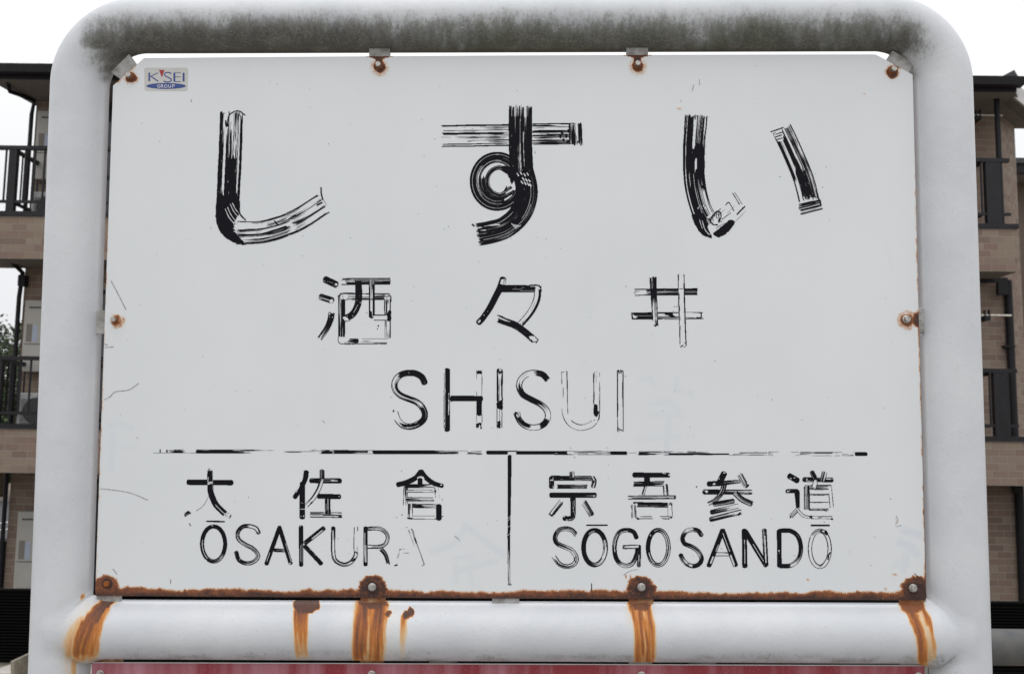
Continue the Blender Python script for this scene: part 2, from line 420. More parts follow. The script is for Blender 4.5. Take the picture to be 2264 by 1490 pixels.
v = verts_np(fr); px, py = projL(v); isx = np.arange(len(v)) >= NFR
px_o = px.copy(); px = px + (vn(px / 11, py / 45, 61) - .5) * 5 + (vn(px / 3.5, py / 22, 62) - .5) * 2; py_o = py.copy(); py = py + (vn(px_o / 6, py / 9, 63) - .5) * 9
yt = 1327 + (px - 250) * .0065; T = np.clip((py - yt) / 126.0, -.3, 1.2)       # 0 top edge, 1 bottom edge of the cross pipe in the photo
def band(c0, c1, w0, w1, t0, t1, a0, a1, soft=.3, seed=0, stripes=0.0, curve=0.0):
    c = c0 + (c1 - c0) * (1 - (1 - np.clip(T, 0, 1)) ** 2.1) + curve * np.sin(np.pi * np.clip(T, 0, 1)); ww = w0 + (w1 - w0) * T
    k = np.clip(1 - np.abs(px - c) / np.maximum(ww, 1), 0, 1)
    s = sst(0, min(.95, soft + .28), k) * sst(t0 - .03, t0 + .05, T) * sst(t1 + .06, t1 - .22, T)
    a = a0 + (a1 - a0) * T
    u = (px - c)
    st = 1 + stripes * (vn(u / 5.5, T * 1.2 + 7, seed) - .5) * 2 + stripes * .6 * (vn(u / 2.2, T * 2 + 3, seed + 5) - .5) * 2
    return a * s * st
ru = np.zeros(len(v)); mxm = np.maximum
ru = mxm(ru, band(238, 179, 24, 50, -.05, 1.12, .70, .50, .34, 1, .36))
ru = mxm(ru, band(222, 142, 22, 22, .25, 1.0, .34, .28, .6, 2, .30))
ru = mxm(ru, band(243, 212, 12, 10, -.05, 1.08, .60, .48, .5, 3, .3))
ru = mxm(ru, .92 * sst(0, .35, np.clip(1 - (((px - 678) / 33) ** 2 + ((T - .055) / .16) ** 2), 0, 1)))
ru = mxm(ru, band(668, 670, 21, 20, .12, 1.10, .74, .30, .2, 4, .22, -6))
ru = mxm(ru, band(658, 652, 22, 20, .10, .8, .12, .08, .9, 5, .2))
ru = mxm(ru, band(822, 813, 44, 43, -.06, 1.16, .66, .50, .08, 6, .40))
ru = mxm(ru, band(668, 668, 34, 28, .0, .9, .14, .05, .6, 25, .2)); ru = mxm(ru, band(2030, 2045, 40, 40, .05, 1.1, .07, .09, .6, 26, .2)); ru = mxm(ru, band(215, 165, 52, 66, .0, 1.1, .12, .12, .6, 27, .2)); ru = mxm(ru, band(850, 845, 55, 55, .0, 1.1, .06, .06, .6, 28, .2))
ru = mxm(ru, band(806, 802, 14, 13, .05, 1.05, .72, .58, .5, 7, .3))
ru = mxm(ru, .85 * sst(0, .35, np.clip(1 - (((px - 824) / 38) ** 2 + ((T - .02) / .09) ** 2), 0, 1)))
ru = mxm(ru, band(854, 849, 9, 8, .16, 1.1, .66, .10, .4, 8, .2))
ru = mxm(ru, .85 * sst(0, .4, np.clip(1 - (((px - 857) / 9) ** 2 + ((T - .20) / .05) ** 2), 0, 1)))
ru = mxm(ru, .95 * sst(0, .4, np.clip(1 - (((px - 903 - (T - .18) * -60) / 15) ** 2 + ((T - .19) / .10) ** 2), 0, 1)))
ru = mxm(ru, band(895, 890, 12, 11, .20, 1.1, .78, .08, .4, 9, .2))
ru = mxm(ru, band(1415, 1424, 33, 28, -.06, 1.2, .58, .52, .12, 10, .42, 3))
ru = mxm(ru, band(1409, 1419, 12, 9, .0, 1.08, .72, .62, .6, 11, .2, 3))
ru = mxm(ru, band(1390, 1396, 16, 12, .04, .5, .12, .05, .9, 12, .2))
ru = mxm(ru, .80 * sst(0, .35, np.clip(1 - (((px - 1418) / 26) ** 2 + ((T - .0) / .13) ** 2), 0, 1)))
ru = mxm(ru, band(2003, 2040, 21, 15, -.06, 1.16, .68, .50, .3, 13, .30, 3))
ru = mxm(ru, band(2022, 2054, 18, 22, .0, 1.1, .26, .20, .5, 14, .5, 3))
ru = mxm(ru, band(2036, 2062, 10, 10, -.02, 1.05, .62, .26, .4, 15, .2, 4))
ru = mxm(ru, .74 * sst(0, .35, np.clip(1 - (((px - 2018) / 29) ** 2 + ((T - .02) / .13) ** 2), 0, 1)))

px = px_o; py = py_o; T = np.clip((py - 1327 - (px - 250) * .0065) / 126.0, -.3, 1.2)
front = v[:, 1] < PY + .02
ru = np.where(isx, np.where(v[:, 1] > PY + .03, 0, ru), ru * front * (px < 262) * (py > 1330) * (py < 1475))
for (x0, ww, y0, y1, a) in ((163, 5, 1440, 1560, .45), (148, 12, 1430, 1620, .16), (2040, 6, 1430, 1490, .10)):
    ru = np.maximum(ru, (~isx) * front * a * np.exp(-((px - x0) / ww) ** 2) * sst(y0 - 12, y0 + 10, py) * sst(y1, y1 - 60, py))
ru = np.maximum(ru, (~isx) * front * .9 * np.exp(-(((px - 183 + (py - 1318) * .5) / 4) ** 2 + ((py - 1320) / 5.5) ** 2)))
relz = (v[:, 2] - zt) / R
top = sst(150, 215, px) * sst(2085, 1990, px) * sst(-1.5, -1.05, relz)
g = (sst(.78, -1.2, relz) ** 1.55 * .98 + .12) * top
tone = vn(px / 120, py / 90, 3)
g = g * (.66 + .40 * tone + .26 * (vn(px / 26, py / 60, 5) - .3) + .24 * (vn(px / 8, py / 26, 6) - .5))
for (cx, cy, rx, ry, a) in ((262, 118, 75, 50, .80), (245, 150, 40, 30, .62), (2000, 98, 78, 48, .62), (238, 172, 24, 18, .45), (2016, 168, 20, 14, .4), (180, 110, 60, 60, .16), (2060, 110, 50, 60, .18)):
    g = np.maximum(g, a * np.exp(-(((px - cx) / rx) ** 2 + ((py - cy) / ry) ** 2) * 1.3))
g = np.maximum(g, .05)
for (cx, cy, rx, ry, a) in ((205, 1462, 30, 12, .24), (2075, 1462, 55, 10, .35), (226, 720, 10, 40, .25), (160, 1435, 26, 24, .26)):
    g = np.maximum(g, a * np.exp(-(((px - cx) / rx) ** 2 + ((py - cy) / ry) ** 2) * 1.3))
gx_ = .32 * sst(.70, 1.03, T) * (.35 + vn(px / 60, py / 10, 21)) + .05
gx_ = np.where(T > 1.02, .38, gx_)
g = np.where(isx, gx_, g)
gr = .15 + .85 * np.exp(-((px - 1250) / 260) ** 2) * vn(px / 40, py / 30, 9) + .7 * np.exp(-((px - 1700) / 230) ** 2) * vn(px / 40, py / 30, 8)
set_attr(fr, grime=g, rust=ru, green=np.clip(np.where(isx, .1, gr), 0, 1))

# ---- the panel: a fine grid near the rusted edges, coarser elsewhere
def xl(y): return 250 - (y - 190) * .0352
def xr(y): return 2017.5 + (y - 160) * .0256
def ytop(a):
    x = 250 + a * 1768
    y = 129.5 - (x - 320) * .0050 - 2.0 * (1 - ((x - 1130) / 900) ** 2)
    if x < 316: y = 190 - (x - 250) * (190 - 129.5) / 66
    if x > 1938: y = 121.5 + (x - 1938) * .55
    return y
def ybot(a):
    x = 208 + a * 1838; return 1316.5 + (x - 210) * .0052 + 1.2 * (1 - ((x - 1130) / 900) ** 2)
def fine(v0, v1, zones, f, c):
    out = [v0]; x = v0
    while x < v1 - 1e-6:
        st = c
        for a, b in zones:
            if a <= x < b: st = f
        x = min(x + st, v1); out.append(x)
    if out[-1] - out[-2] < .3 * f: out.pop(-2)
    return out
ax = [(x - 250) / 1768 for x in fine(250, 2018, ((240, 330), (800, 876), (1376, 1448), (1936, 2018)), 2.3, 5.5)]
ay = [(y - 125) / 1195 for y in fine(125, 1320, ((125, 190), (670, 740), (1236, 1320)), 2.3, 6.5)]
ax[0] = 0; ax[-1] = 1; ay[0] = 0; ay[-1] = 1
nx, ny = len(ax), len(ay)
YT = np.array([ytop(a) for a in ax]); YB = np.array([ybot(a) for a in ax]); AX = np.array(ax); AY = np.array(ay)
gy = YT[None, :] + (YB - YT)[None, :] * AY[:, None]
gx = xl(gy) + (xr(gy) - xl(gy)) * AX[None, :]
PX, PYY = gx.ravel(), gy.ravel()
front_v = Ln(PX, PYY, 0.0)
idx = np.arange(nx * ny).reshape(ny, nx)
quads = np.stack([idx[:-1, :-1], idx[1:, :-1], idx[1:, 1:], idx[:-1, 1:]], -1).reshape(-1, 4).tolist()
loop = list(idx[0, :]) + list(idx[1:, -1]) + list(idx[-1, :-1][::-1]) + list(idx[1:-1, 0][::-1])
TH = .0022
bv = front_v[loop].copy(); bv[:, 1] += TH
allv = np.vstack([front_v, bv]); nb = len(loop); base = nx * ny
for i in range(nb):
    j = (i + 1) % nb; quads.append((int(loop[i]), int(loop[j]), base + j, base + i))
quads.append(tuple(range(base, base + nb))[::-1])
pan = mesh_obj('panel', allv, quads, M_PANEL, SIGN)
bm = bmesh.new(); bm.from_mesh(pan.data); bmesh.ops.recalc_face_normals(bm, faces=bm.faces); bm.to_mesh(pan.data); bm.free()

def rust_panel(x, y):
    yb = 1316.5 + (x - 210) * .0052 + 1.2 * (1 - ((x - 1130) / 900) ** 2)
    n = vn(x / 22, y * 0, 31) * 5 + vn(x / 6, y * 0, 32) * 3
    wv = vn(x / 70, 0 * y, 33) * 6 - 3
    r = (.60 + .18 * vn(x / 40, y / 9, 34)) * sst(23, 9, yb - y + (4 - n) - wv) + .20 * sst(13, 2, yb - y + 3 * vn(x / 17, 0 * y, 35))
    def dome(cx, cy, rx, ry, a, soft=.34):
        q = np.arctan2(y - cy, x - cx); rg = 1 + .10 * (vn(q * 4 + 20, cx + 0 * x, 71) - .5) + .10 * (vn(q * 11 + 40, cx + 0 * x, 72) - .5)
        return a * sst(0, soft, np.clip(1.06 - np.sqrt(((x - cx) / rx) ** 2 + ((y - cy) / ry) ** 2) / rg, 0, 1)) * (.86 + .28 * vn(x / 5, y / 5, 73))
    for c in ((824, 1304, 36, 36, .84), (823, 1302, 20, 22, .98), (1417, 1304, 36, 34, .84), (1418, 1303, 19, 20, .98), (2026, 1306, 38, 36, .84), (2030, 1310, 26, 28, 1.0), (236, 1300, 33, 33, .66), (237, 1290, 14, 14, .95)):
        r = np.maximum(r, dome(*c))
    for c0, ww in ((823, 78), (1418, 74), (2010, 56), (240, 56)):     # shoulders where the dome runs into the edge strip
        r = np.maximum(r, .70 * sst(34, 16, yb - y + np.abs(x - c0) / ww * 16) * (np.abs(x - c0) < ww))
    def ring(cx, cy, r0, a, wd=6):
        d = np.sqrt((x - cx) ** 2 + (y - cy) ** 2)
        an = np.arctan2(y - cy, x - cx)
        return a * sst(r0 + wd, r0 - 1, d - 3 * (vn(an * 1.6 + 9, cx + 0 * x, 41) - .3))
    r = np.maximum(r, ring(291, 172, 10, .78, 4)); r = np.maximum(r, ring(291, 173, 12, .20, 9))
    r = np.maximum(r, ring(839, 149, 10.5, .82, 4)); r = np.maximum(r, ring(839, 150, 14, .25, 12))
    r = np.maximum(r, ring(1410, 147, 10, .74, 4)); r = np.maximum(r, ring(1410, 148, 14, .25, 12))
    r = np.maximum(r, ring(1972, 160, 11.5, .76, 4)); r = np.maximum(r, ring(1973, 160, 13, .25, 7))
    r = np.maximum(r, ring(257, 709, 10, .46, 6)); r = np.maximum(r, ring(261, 711, 11, .3, 10))
    r = np.maximum(r, ring(2004, 708, 18, .30, 8)); r = np.maximum(r, ring(2004, 708, 12, .6, 4))
    # triangles of rust from the top edge to the two upper bolts
    for cx, y0 in ((838, 123.5), (1409, 121)):
        tt = (y - y0) / 22.0
        hw = np.where(tt < .40, 29 * np.clip(1 - tt / .40, 0, 1) ** 1.4 + 8, 8)
        r = np.maximum(r, .80 * sst(hw + 2, hw - 2, np.abs(x - cx)) * (tt < 1) * (tt > -.6))
    r = np.maximum(r, .66 * np.exp(-(((x - 1983) / 11) ** 2 + ((y - 147) / 7) ** 2)))
    d = xr(y) - x
    r = np.maximum(r, .86 * sst(0, .5, np.clip(1 - np.sqrt((d / 19) ** 2 + ((y - 707) / 22) ** 2), 0, 1)))
    r = np.maximum(r, .40 * sst(5, 1, d) * np.exp(-((y - 735) / 70) ** 2))
    r = np.maximum(r, (.46 * vn(y / 14, 0 * y, 51)) * sst(4.0, .5, d) * sst(200, 500, y))
    r = np.maximum(r, .5 * sst(7, 1, d) * sst(1215, 1290, y))
    dl = x - xl(y)
    r = np.maximum(r, (.42 * vn(y / 18, 0 * y, 52)) * sst(3.6, .5, dl) * sst(300, 700, y))
    r = np.maximum(r, .4 * sst(5, 1, dl) * sst(1235, 1300, y))
    r = np.maximum(r, .38 * vn(x / 6, y / 6, 55) * sst(5, 1, np.abs((y - 190) + (x - 250) * .917) / 1.36 - 1) * (x < 300) * (y < 188) * (x > 250))
    # small stains
    for sx, sy, rx, ry, a in ((1910, 209, 6, 3, .20), (1502, 241, 6, 3, .28), (1499, 252, 5, 2, .22), (1519, 962, 3, 4, .30), (347, 562, 4, 4, .16), (1982, 1150, 4, 8, .24), (1979, 1270, 8, 3, .35), (1787, 1281, 3, 3, .4), (1958, 1301, 5, 3, .3), (1384, 1274, 2, 6, .42), (1394, 1274, 2, 6, .4)):
        r = np.maximum(r, a * 1.2 * np.exp(-(((x - sx) / rx) ** 2 + ((y - sy) / ry) ** 2)))
    return r
def seg_d(x, y, pts):
    best = np.full(x.shape, 1e9)
    for (x0, y0), (x1, y1) in zip(pts[:-1], pts[1:]):
        dx, dy = x1 - x0, y1 - y0; q = np.clip(((x - x0) * dx + (y - y0) * dy) / (dx * dx + dy * dy), 0, 1)
        best = np.minimum(best, np.hypot(x - x0 - q * dx, y - y0 - q * dy))
    return best
def ghost(x, y):
    g = np.zeros_like(x)
    for pts, wd, a in (([(1415, 838), (1440, 836), (1445, 850)], 5, .35), ([(1497, 835), (1492, 862), (1530, 870)], 6, .40), ([(1440, 893), (1480, 886), (1500, 905)], 6, .4),
                       ([(1440, 918), (1505, 918)], 7, .35), ([(1478, 930), (1474, 1000)], 7, .5), ([(1410, 972), (1500, 965)], 6, .3),
                       ([(955, 1218), (1005, 1202), (1028, 1168)], 9, .42), ([(1028, 1160), (1065, 1190), (1112, 1224)], 9, .50), ([(1020, 1260), (1095, 1240)], 8, .42),
                       ([(1008, 1252), (1006, 1285)], 8, .40), ([(1002, 1232), (1045, 1232)], 6, .35), ([(1038, 1262), (1046, 1290)], 7, .3),
                       ([(1998, 1172), (2030, 1180)], 10, .75), ([(1990, 1198), (2012, 1205), (2026, 1222)], 11, .65), ([(2004, 1225), (1998, 1262)], 9, .55), ([(1975, 1250), (1992, 1240)], 7, .4),
                       ([(242, 942), (262, 935), (290, 945)], 7, .42), ([(250, 960), (246, 1040)], 8, .38), ([(255, 985), (300, 990)], 6, .25),
                       ([(1960, 545), (1975, 600)], 8, .15)):
        g = np.maximum(g, a * sst(wd + 2, wd * .4, seg_d(x, y, pts)))
    return g
rr = rust_panel(PX, PYY); gg = ghost(PX, PYY)
bidx = np.array(loop)
set_attr(pan, rust=np.concatenate([rr, np.maximum(rr[bidx], .55)]), ghost=np.concatenate([gg, gg[bidx] * 0]))

# ---- lettering: brush strokes rastered on the board, only covered cells become paint
RS = 1.3                                   # samples per photo pixel
CROP = dict(A=(440, 210, .24165), B=(950, 210, .24161), C=(1480, 210, .24161), D=(680, 590, .12754), E=(1030, 590, .12752), F=(1370, 590, .12754),
            G=(840, 800, .13251), H=(1120, 800, .13251), I=(390, 1020, .13251), J=(630, 1020, .16784), K=(420, 1140, .12367), L=(690, 1140, .12367),
            M=(1190, 1020, .14576), N=(1530, 1020, .15018), O=(1200, 1140, .15018), P=(1530, 1140, .15018), Z=(0, 0, 1.0), Q=(210, 110, .10601))
def catmull(p, n=14):
    p = [np.array(q, float) for q in p]
    if len(p) == 2: return p
    q = [2 * p[0] - p[1]] + p + [2 * p[-1] - p[-2]]; out = []
    for i in range(1, len(q) - 2):
        for k in range(n):
            t_ = k / n; a, b, c, d = q[i - 1], q[i], q[i + 1], q[i + 2]
            out.append(.5 * ((2 * b) + (-a + c) * t_ + (2 * a - 5 * b + 4 * c - d) * t_ ** 2 + (-a + 3 * b - 3 * c + d) * t_ ** 3))
    out.append(p[-1]); return out
class Char:
    cnt = 0
    def __init__(s, crop, x0, y0, x1, y1, rs=RS):      # bounds in crop units
        s.ox, s.oy, s.k = CROP[crop]; s.rs = rs
        s.x0 = s.ox + x0 * s.k - 6; s.y0 = s.oy + y0 * s.k - 6
        s.w = int((x1 - x0) * s.k * rs + 12 * rs); s.h = int((y1 - y0) * s.k * rs + 12 * rs)
        s.c = np.zeros((s.h, s.w)); s.seed = Char.cnt * 17 + 3
    def _grid(s, pts, m):
        a = np.array(pts); lo = a.min(0) - m; hi = a.max(0) + m
        i0 = max(0, int((lo[0] - s.x0) * s.rs)); i1 = min(s.w, int((hi[0] - s.x0) * s.rs) + 2)
        j0 = max(0, int((lo[1] - s.y0) * s.rs)); j1 = min(s.h, int((hi[1] - s.y0) * s.rs) + 2)
        X, Y = np.meshgrid(s.x0 + (np.arange(i0, i1) + .5) / s.rs, s.y0 + (np.arange(j0, j1) + .5) / s.rs)
        return X, Y, (slice(j0, j1), slice(i0, i1))
    def S(s, pts, w, fill=.95, e=(1, 1), sol=(), voi=(), cap='r', ew=None, Lu=45, straight=False, add=False, grain=1.0, seed=None):
        Char.cnt += 1; sd = Char.cnt * 7 + 1
        p = [(s.ox + x * s.k, s.oy + y * s.k) for x, y in pts]
        p = np.array(p if straight else catmull(p), float)
        # resample
        dseg = np.hypot(*(p[1:] - p[:-1]).T); cs = np.concatenate([[0], np.cumsum(dseg)]); Lt = cs[-1]
        n = max(3, int(Lt / 1.0)); t_ = np.linspace(0, Lt, n); q = np.stack([np.interp(t_, cs, p[:, 0]), np.interp(t_, cs, p[:, 1])], 1)
        tg = np.gradient(q, axis=0); tg /= np.maximum(np.hypot(tg[:, 0], tg[:, 1])[:, None], 1e-9)
        w0, w1 = (w if isinstance(w, tuple) else (w, w)); w0 *= s.k; w1 *= s.k
        if ew is None: ew = 1.9 if w0 > 25 else (1.35 if w0 > 12 else 1.15)
        X, Y, sl_ = s._grid(q, max(w0, w1) * .8 + 6)
        if X.size == 0: return s
        sh = X.shape; xf, yf = X.ravel(), Y.ravel(); best = np.full(xf.size, 1e9); bi = np.zeros(xf.size, int)
        for i0 in range(0, n, 64):
            dd = (xf[:, None] - q[None, i0:i0 + 64, 0]) ** 2 + (yf[:, None] - q[None, i0:i0 + 64, 1]) ** 2
            m = dd.argmin(1); mv = dd[np.arange(xf.size), m]; k_ = mv < best; best[k_] = mv[k_]; bi[k_] = m[k_] + i0
        tx, ty = tg[bi, 0], tg[bi, 1]; dx, dy = xf - q[bi, 0], yf - q[bi, 1]
        al = dx * tx + dy * ty; d = dx * ty - dy * tx; sarc = t_[bi] + al
        u = np.clip(sarc / Lt, 0, 1); ww = w0 + (w1 - w0) * u; ww = ww * (1 + .03 * (vn(sarc / 22, 0 * sarc, sd) - .5))
        over = np.maximum(-sarc, sarc - Lt); over = np.maximum(over, 0)
        if cap == 'r': foot = np.hypot(d, over * 1.35) < ww / 2
        else:
            rg = (vn(d / 1.3, 0 * d + (sarc > Lt / 2) * 5, sd + 1) - .15) * (7 if w0 > 25 else 3.5)
            foot = (np.abs(d) < ww / 2) & (sarc > -2 + rg) & (sarc < Lt + 2 - rg)
        vv = .5 - d / ww
        gl = (1.15 if w0 > 25 else .8) * grain
        Tn = .50 * vn(sarc / Lu, d / gl + 50, sd + 2) + .42 * vn(sarc / (2.2 * Lu), d / (3.2 * gl) + 9, sd + 3) + .08 * vn(sarc / 12, d / gl, sd + 4)
        Tn = np.clip((Tn - .5) * 1.9 + .5, 0, 1)
        if isinstance(fill, (list, tuple)): fv = np.interp(u, [a for a, b in fill], [b for a, b in fill])
        else: fv = np.full(u.shape, float(fill))
        fv = fv + (vn(sarc / 30, 0 * d, sd + 8) - .5) * .25 * (fv < .93) * (fv > .05)
        cov = np.clip(.5 + (Tn - (1 - fv)) * 2.6, 0, 1); cov = np.where(fv <= .02, 0, cov); cov = np.where(fv >= .99, 1, cov)
        rag = (vn(d / 1.2, 0 * d, sd + 5) - .5) * (12 if w0 > 25 else 4) / Lt
        for a0, a1, v0, v1 in voi: cov = np.where((u + rag > a0) & (u + rag < a1) & (vv > v0) & (vv < v1), 0, cov)
        for side, st in ((0, e[0]), (1, e[1])):
            if st <= 0: continue
            de = (vv if side == 0 else 1 - vv) * ww
            thick = ew * (.55 + .9 * vn(sarc / 26, 0 * d, sd + 6 + side)) * (.75 + .5 * min(st, 1.2))
            pres = vn(sarc / 34, 0 * d + 3, sd + 12 + side) < .15 + st * .9
            cov = np.where((de < thick) & pres, np.maximum(cov, .38 + .62 * min(1, st)), cov)
        for a0, a1, v0, v1 in sol:
            ins = (u + rag > a0) & (u + rag < a1) & (vv > v0) & (vv < v1)
            hole = (vn(sarc / 22, d / 1.0, sd + 15) > .955)
            cov = np.where(ins, np.where(hole, .3, 1), cov)
        cur = s.c[sl_].ravel()
        new = np.where(foot, np.maximum(cov, cur) if add else cov, cur)
        s.c[sl_] = new.reshape(sh); return s
    def line(s, pts, w, erase=False, thin=False, straight=False):
        Char.cnt += 1
        p = [(s.ox + x * s.k, s.oy + y * s.k) for x, y in pts]; p = np.array(p if straight else catmull(p), float)
        X, Y, sl_ = s._grid(p, w * s.k + 3); d = seg_d(X, Y, [tuple(a) for a in p])
        wn = w * s.k / 2 * (.7 + .6 * vn(X / 5, Y / 5, Char.cnt))
        s.c[sl_] = np.where(d < wn, 0 if erase else (.42 if thin else 1), s.c[sl_]); return s
    def blob(s, pts, erase=False, thin=False, rough=1.0):
        Char.cnt += 1
        p = np.array(catmull([(s.ox + x * s.k, s.oy + y * s.k) for x, y in list(pts) + [pts[0]]], 5))
        X, Y, sl_ = s._grid(p, 3)
        Xj = X + (vn(X / 2.5, Y / 2.5, Char.cnt) - .5) * 2 * rough; Yj = Y + (vn(X / 2.5 + 40, Y / 2.5, Char.cnt) - .5) * 2 * rough
        ins = np.zeros(X.shape, bool)
        for (x0, y0), (x1, y1) in zip(p[:-1], p[1:]):
            if y0 == y1: continue
            c_ = ((y0 > Yj) != (y1 > Yj)) & (Xj < (x1 - x0) * (Yj - y0) / (y1 - y0) + x0); ins ^= c_
        s.c[sl_] = np.where(ins, 0 if erase else (.42 if thin else 1), s.c[sl_]); return s
    def dot(s, x, y, rx, ry=None, erase=False):
        ry = ry or rx; return s.blob([(x + rx * math.cos(a), y + ry * math.sin(a)) for a in [i * math.pi / 4 for i in range(8)]], erase)
    def ell(s, cx, cy, rx, ry, w, a0=-90, a1=-450, **kw):
        n = 20; pts = [(cx + rx * math.cos(math.radians(a0 + (a1 - a0) * i / n)), cy + ry * math.sin(math.radians(a0 + (a1 - a0) * i / n))) for i in range(n + 1)]
        return s.S(pts, w, **kw)
    def build(s, name, mats, parent, yoff=-.0003):
        V = []; Fc = []; MI = []
        cls = np.where(s.c > .60, 3, np.where(s.c > .44, 2, np.where(s.c > .24, 1, 0)))
        for j in range(s.h):
            r_ = cls[j]; ch = np.flatnonzero(np.diff(np.concatenate([[0], r_, [0]])))
            for a, b in zip(ch[:-1], ch[1:]):
                k_ = r_[a]
                if k_ == 0: continue
                xa, xb = s.x0 + a / s.rs, s.x0 + b / s.rs; ya, yb = s.y0 + j / s.rs, s.y0 + (j + 1) / s.rs
                n = len(V); V += [(xa, ya), (xa, yb), (xb, yb), (xb, ya)]; Fc.append((n, n + 1, n + 2, n + 3)); MI.append({3: 0, 2: 1, 1: 2}[k_])
        if not V: return None
        a = np.array(V); P3 = Ln(a[:, 0], a[:, 1], yoff)
        return mesh_obj(name, P3, Fc, mats, parent, mi=MI)
INK = [M_INK, M_MIDI, M_THIN]
chars = []
def done(c): chars.append(c)

# hiragana shi
c = Char('A', 120, 120, 1220, 1400)
c.S([(297, 158), (287, 500), (268, 900), (258, 1060)], 212, fill=[(0, .30), (.2, .55), (.5, .6), (1, .9)], e=(1, 1.2), cap='rag',
    sol=[(.0, 1, .86, .99), (.45, 1, .20, .70), (0.05, 1, .02, .10), (.82, 1.1, .15, 1)], voi=[(-.1, .82, .70, .80), (.02, .8, .11, .17)])
c.line([(262, 290), (270, 200), (320, 155), (370, 150), (420, 185)], 10); c.line([(245, 240), (250, 290)], 16)
c.S([(345, 1262), (600, 1250), (880, 1155), (1145, 990)], (208, 200), fill=[(0, .35), (.6, .30), (.75, .18), (1, .22)], e=(1.1, 1.2), cap='rag',
    sol=[(.02, .6, .36, .40), (.1, .95, .92, 1), (.28, .55, 0, .07)], voi=[(.0, .35, .10, .33), (.55, .62, .2, .9)])
c.blob([(165, 900), (152, 1100), (165, 1190), (200, 1262), (260, 1320), (340, 1358), (430, 1372), (365, 1300), (325, 1230), (335, 1150), (372, 1062), (360, 960), (220, 950)])
for a in ((240, 1045, 322, 1180), (262, 1030, 345, 1165), (285, 1000, 372, 1130), (305, 990, 392, 1110)):
    c.line([(a[0], a[1]), ((a[0] + a[2]) / 2 - 8, (a[1] + a[3]) / 2 + 5), (a[2], a[3])], 7, erase=True)
c.line([(362, 1020), (375, 1090), (425, 1145)], 14)
for y in (1165, 1195, 1222, 1248): c.line([(318, y), (368, y + 2)], 9, erase=True)
c.line([(1115, 850), (1118, 900), (1132, 955)], 12); c.line([(1140, 960), (1165, 1010)], 6, thin=True); c.line([(690, 1155), (720, 1190)], 14)
c.line([(1080, 1010), (1125, 985)], 16); c.line([(880, 1105), (800, 1150)], 12)
done(c)
# hiragana su
c = Char('B', 80, 80, 1420, 1400)
c.S([(110, 378), (735, 368)], 200, fill=.16, e=(1.2, 1.0), cap='rag', sol=[(.0, 1, 0, .07), (.03, .92, .36, .45), (.03, .98, .86, .90), (.03, 1, .95, 1)], Lu=120)
c.S([(935, 360), (1330, 356)], 195, fill=.22, e=(1.2, 1.1), cap='rag', sol=[(0, 1, 0, .05), (.0, .75, .32, .40), (.3, .8, .5, .54)], Lu=90)
c.S([(1332, 262), (1338, 456)], 122, fill=.5, e=(.9, .6), cap='rag', Lu=40, sol=[(.0, 1, .93, 1), (.93, 1.05, 0, 1)])
for p in ((1210, 350), (1250, 380), (1225, 415), (1270, 330), (1195, 380), (1262, 430)): c.dot(p[0], p[1], 12, 18)
c.ell(618, 792, 172, 190, 160, a0=-40, a1=-338, fill=.70, e=(.8, 1.2), cap='rag', sol=[(.05, .9, .90, 1), (.1, .9, .66, .78)], voi=[(.05, .42, .12, .38), (.05, .95, .84, .865), (.3, .8, .60, .625), (.1, .5, .50, .53)], Lu=80)
c.ell(640, 790, 115, 125, 40, a0=-60, a1=-330, fill=.5, e=(.8, .3), Lu=60)
c.blob([(640, 662), (700, 650), (770, 680), (775, 760), (750, 820), (728, 760), (690, 700)])
for a in ((700, 900), (740, 880), (690, 960)): c.line([(a[0], a[1]), (a[0] + 60, a[1] - 40)], 14, erase=True)
c.S([(832, 105), (830, 420), (842, 740)], 214, fill=[(0, .55), (.14, .6), (.17, .84), (1, .82)], e=(1, 1), cap='rag', Lu=120, sol=[(.15, 1, .0, .20), (.15, 1, .82, 1), (0, 1, 0, .14)], voi=[(.2, .95, .50, .525), (.4, .9, .36, .38)])
c.S([(848, 690), (884, 830), (880, 960), (815, 1105), (690, 1212), (560, 1256), (440, 1278)], (200, 205), fill=[(0, .9), (.3, .82), (.7, .78), (.9, .85), (1, .6)], e=(1, 1), cap='rag', Lu=120,
    sol=[(.0, .4, .40, .80), (.1, .9, .44, .56)], voi=[(.35, .95, .22, .24), (.5, .9, .80, .825), (.15, .5, .30, .32)])
for x, y in ((800, 720), (830, 708), (862, 722), (850, 760), (878, 770), (905, 775), (838, 792), (868, 800), (895, 808), (915, 815), (890, 715)): c.line([(x, y), (x + 14, y + 20)], 11, erase=True)
for i in range(5): c.line([(750 + i * 17, 1178 + i * 6), (790 + i * 11, 1225 - i * 8)], 7, erase=True)
for x, y in ((545, 1195), (595, 1190), (430, 1215), (470, 1240)): c.line([(x, y), (x + 45, y - 2)], 10, erase=True)
c.line([(390, 1185), (405, 1200)], 14)
done(c)
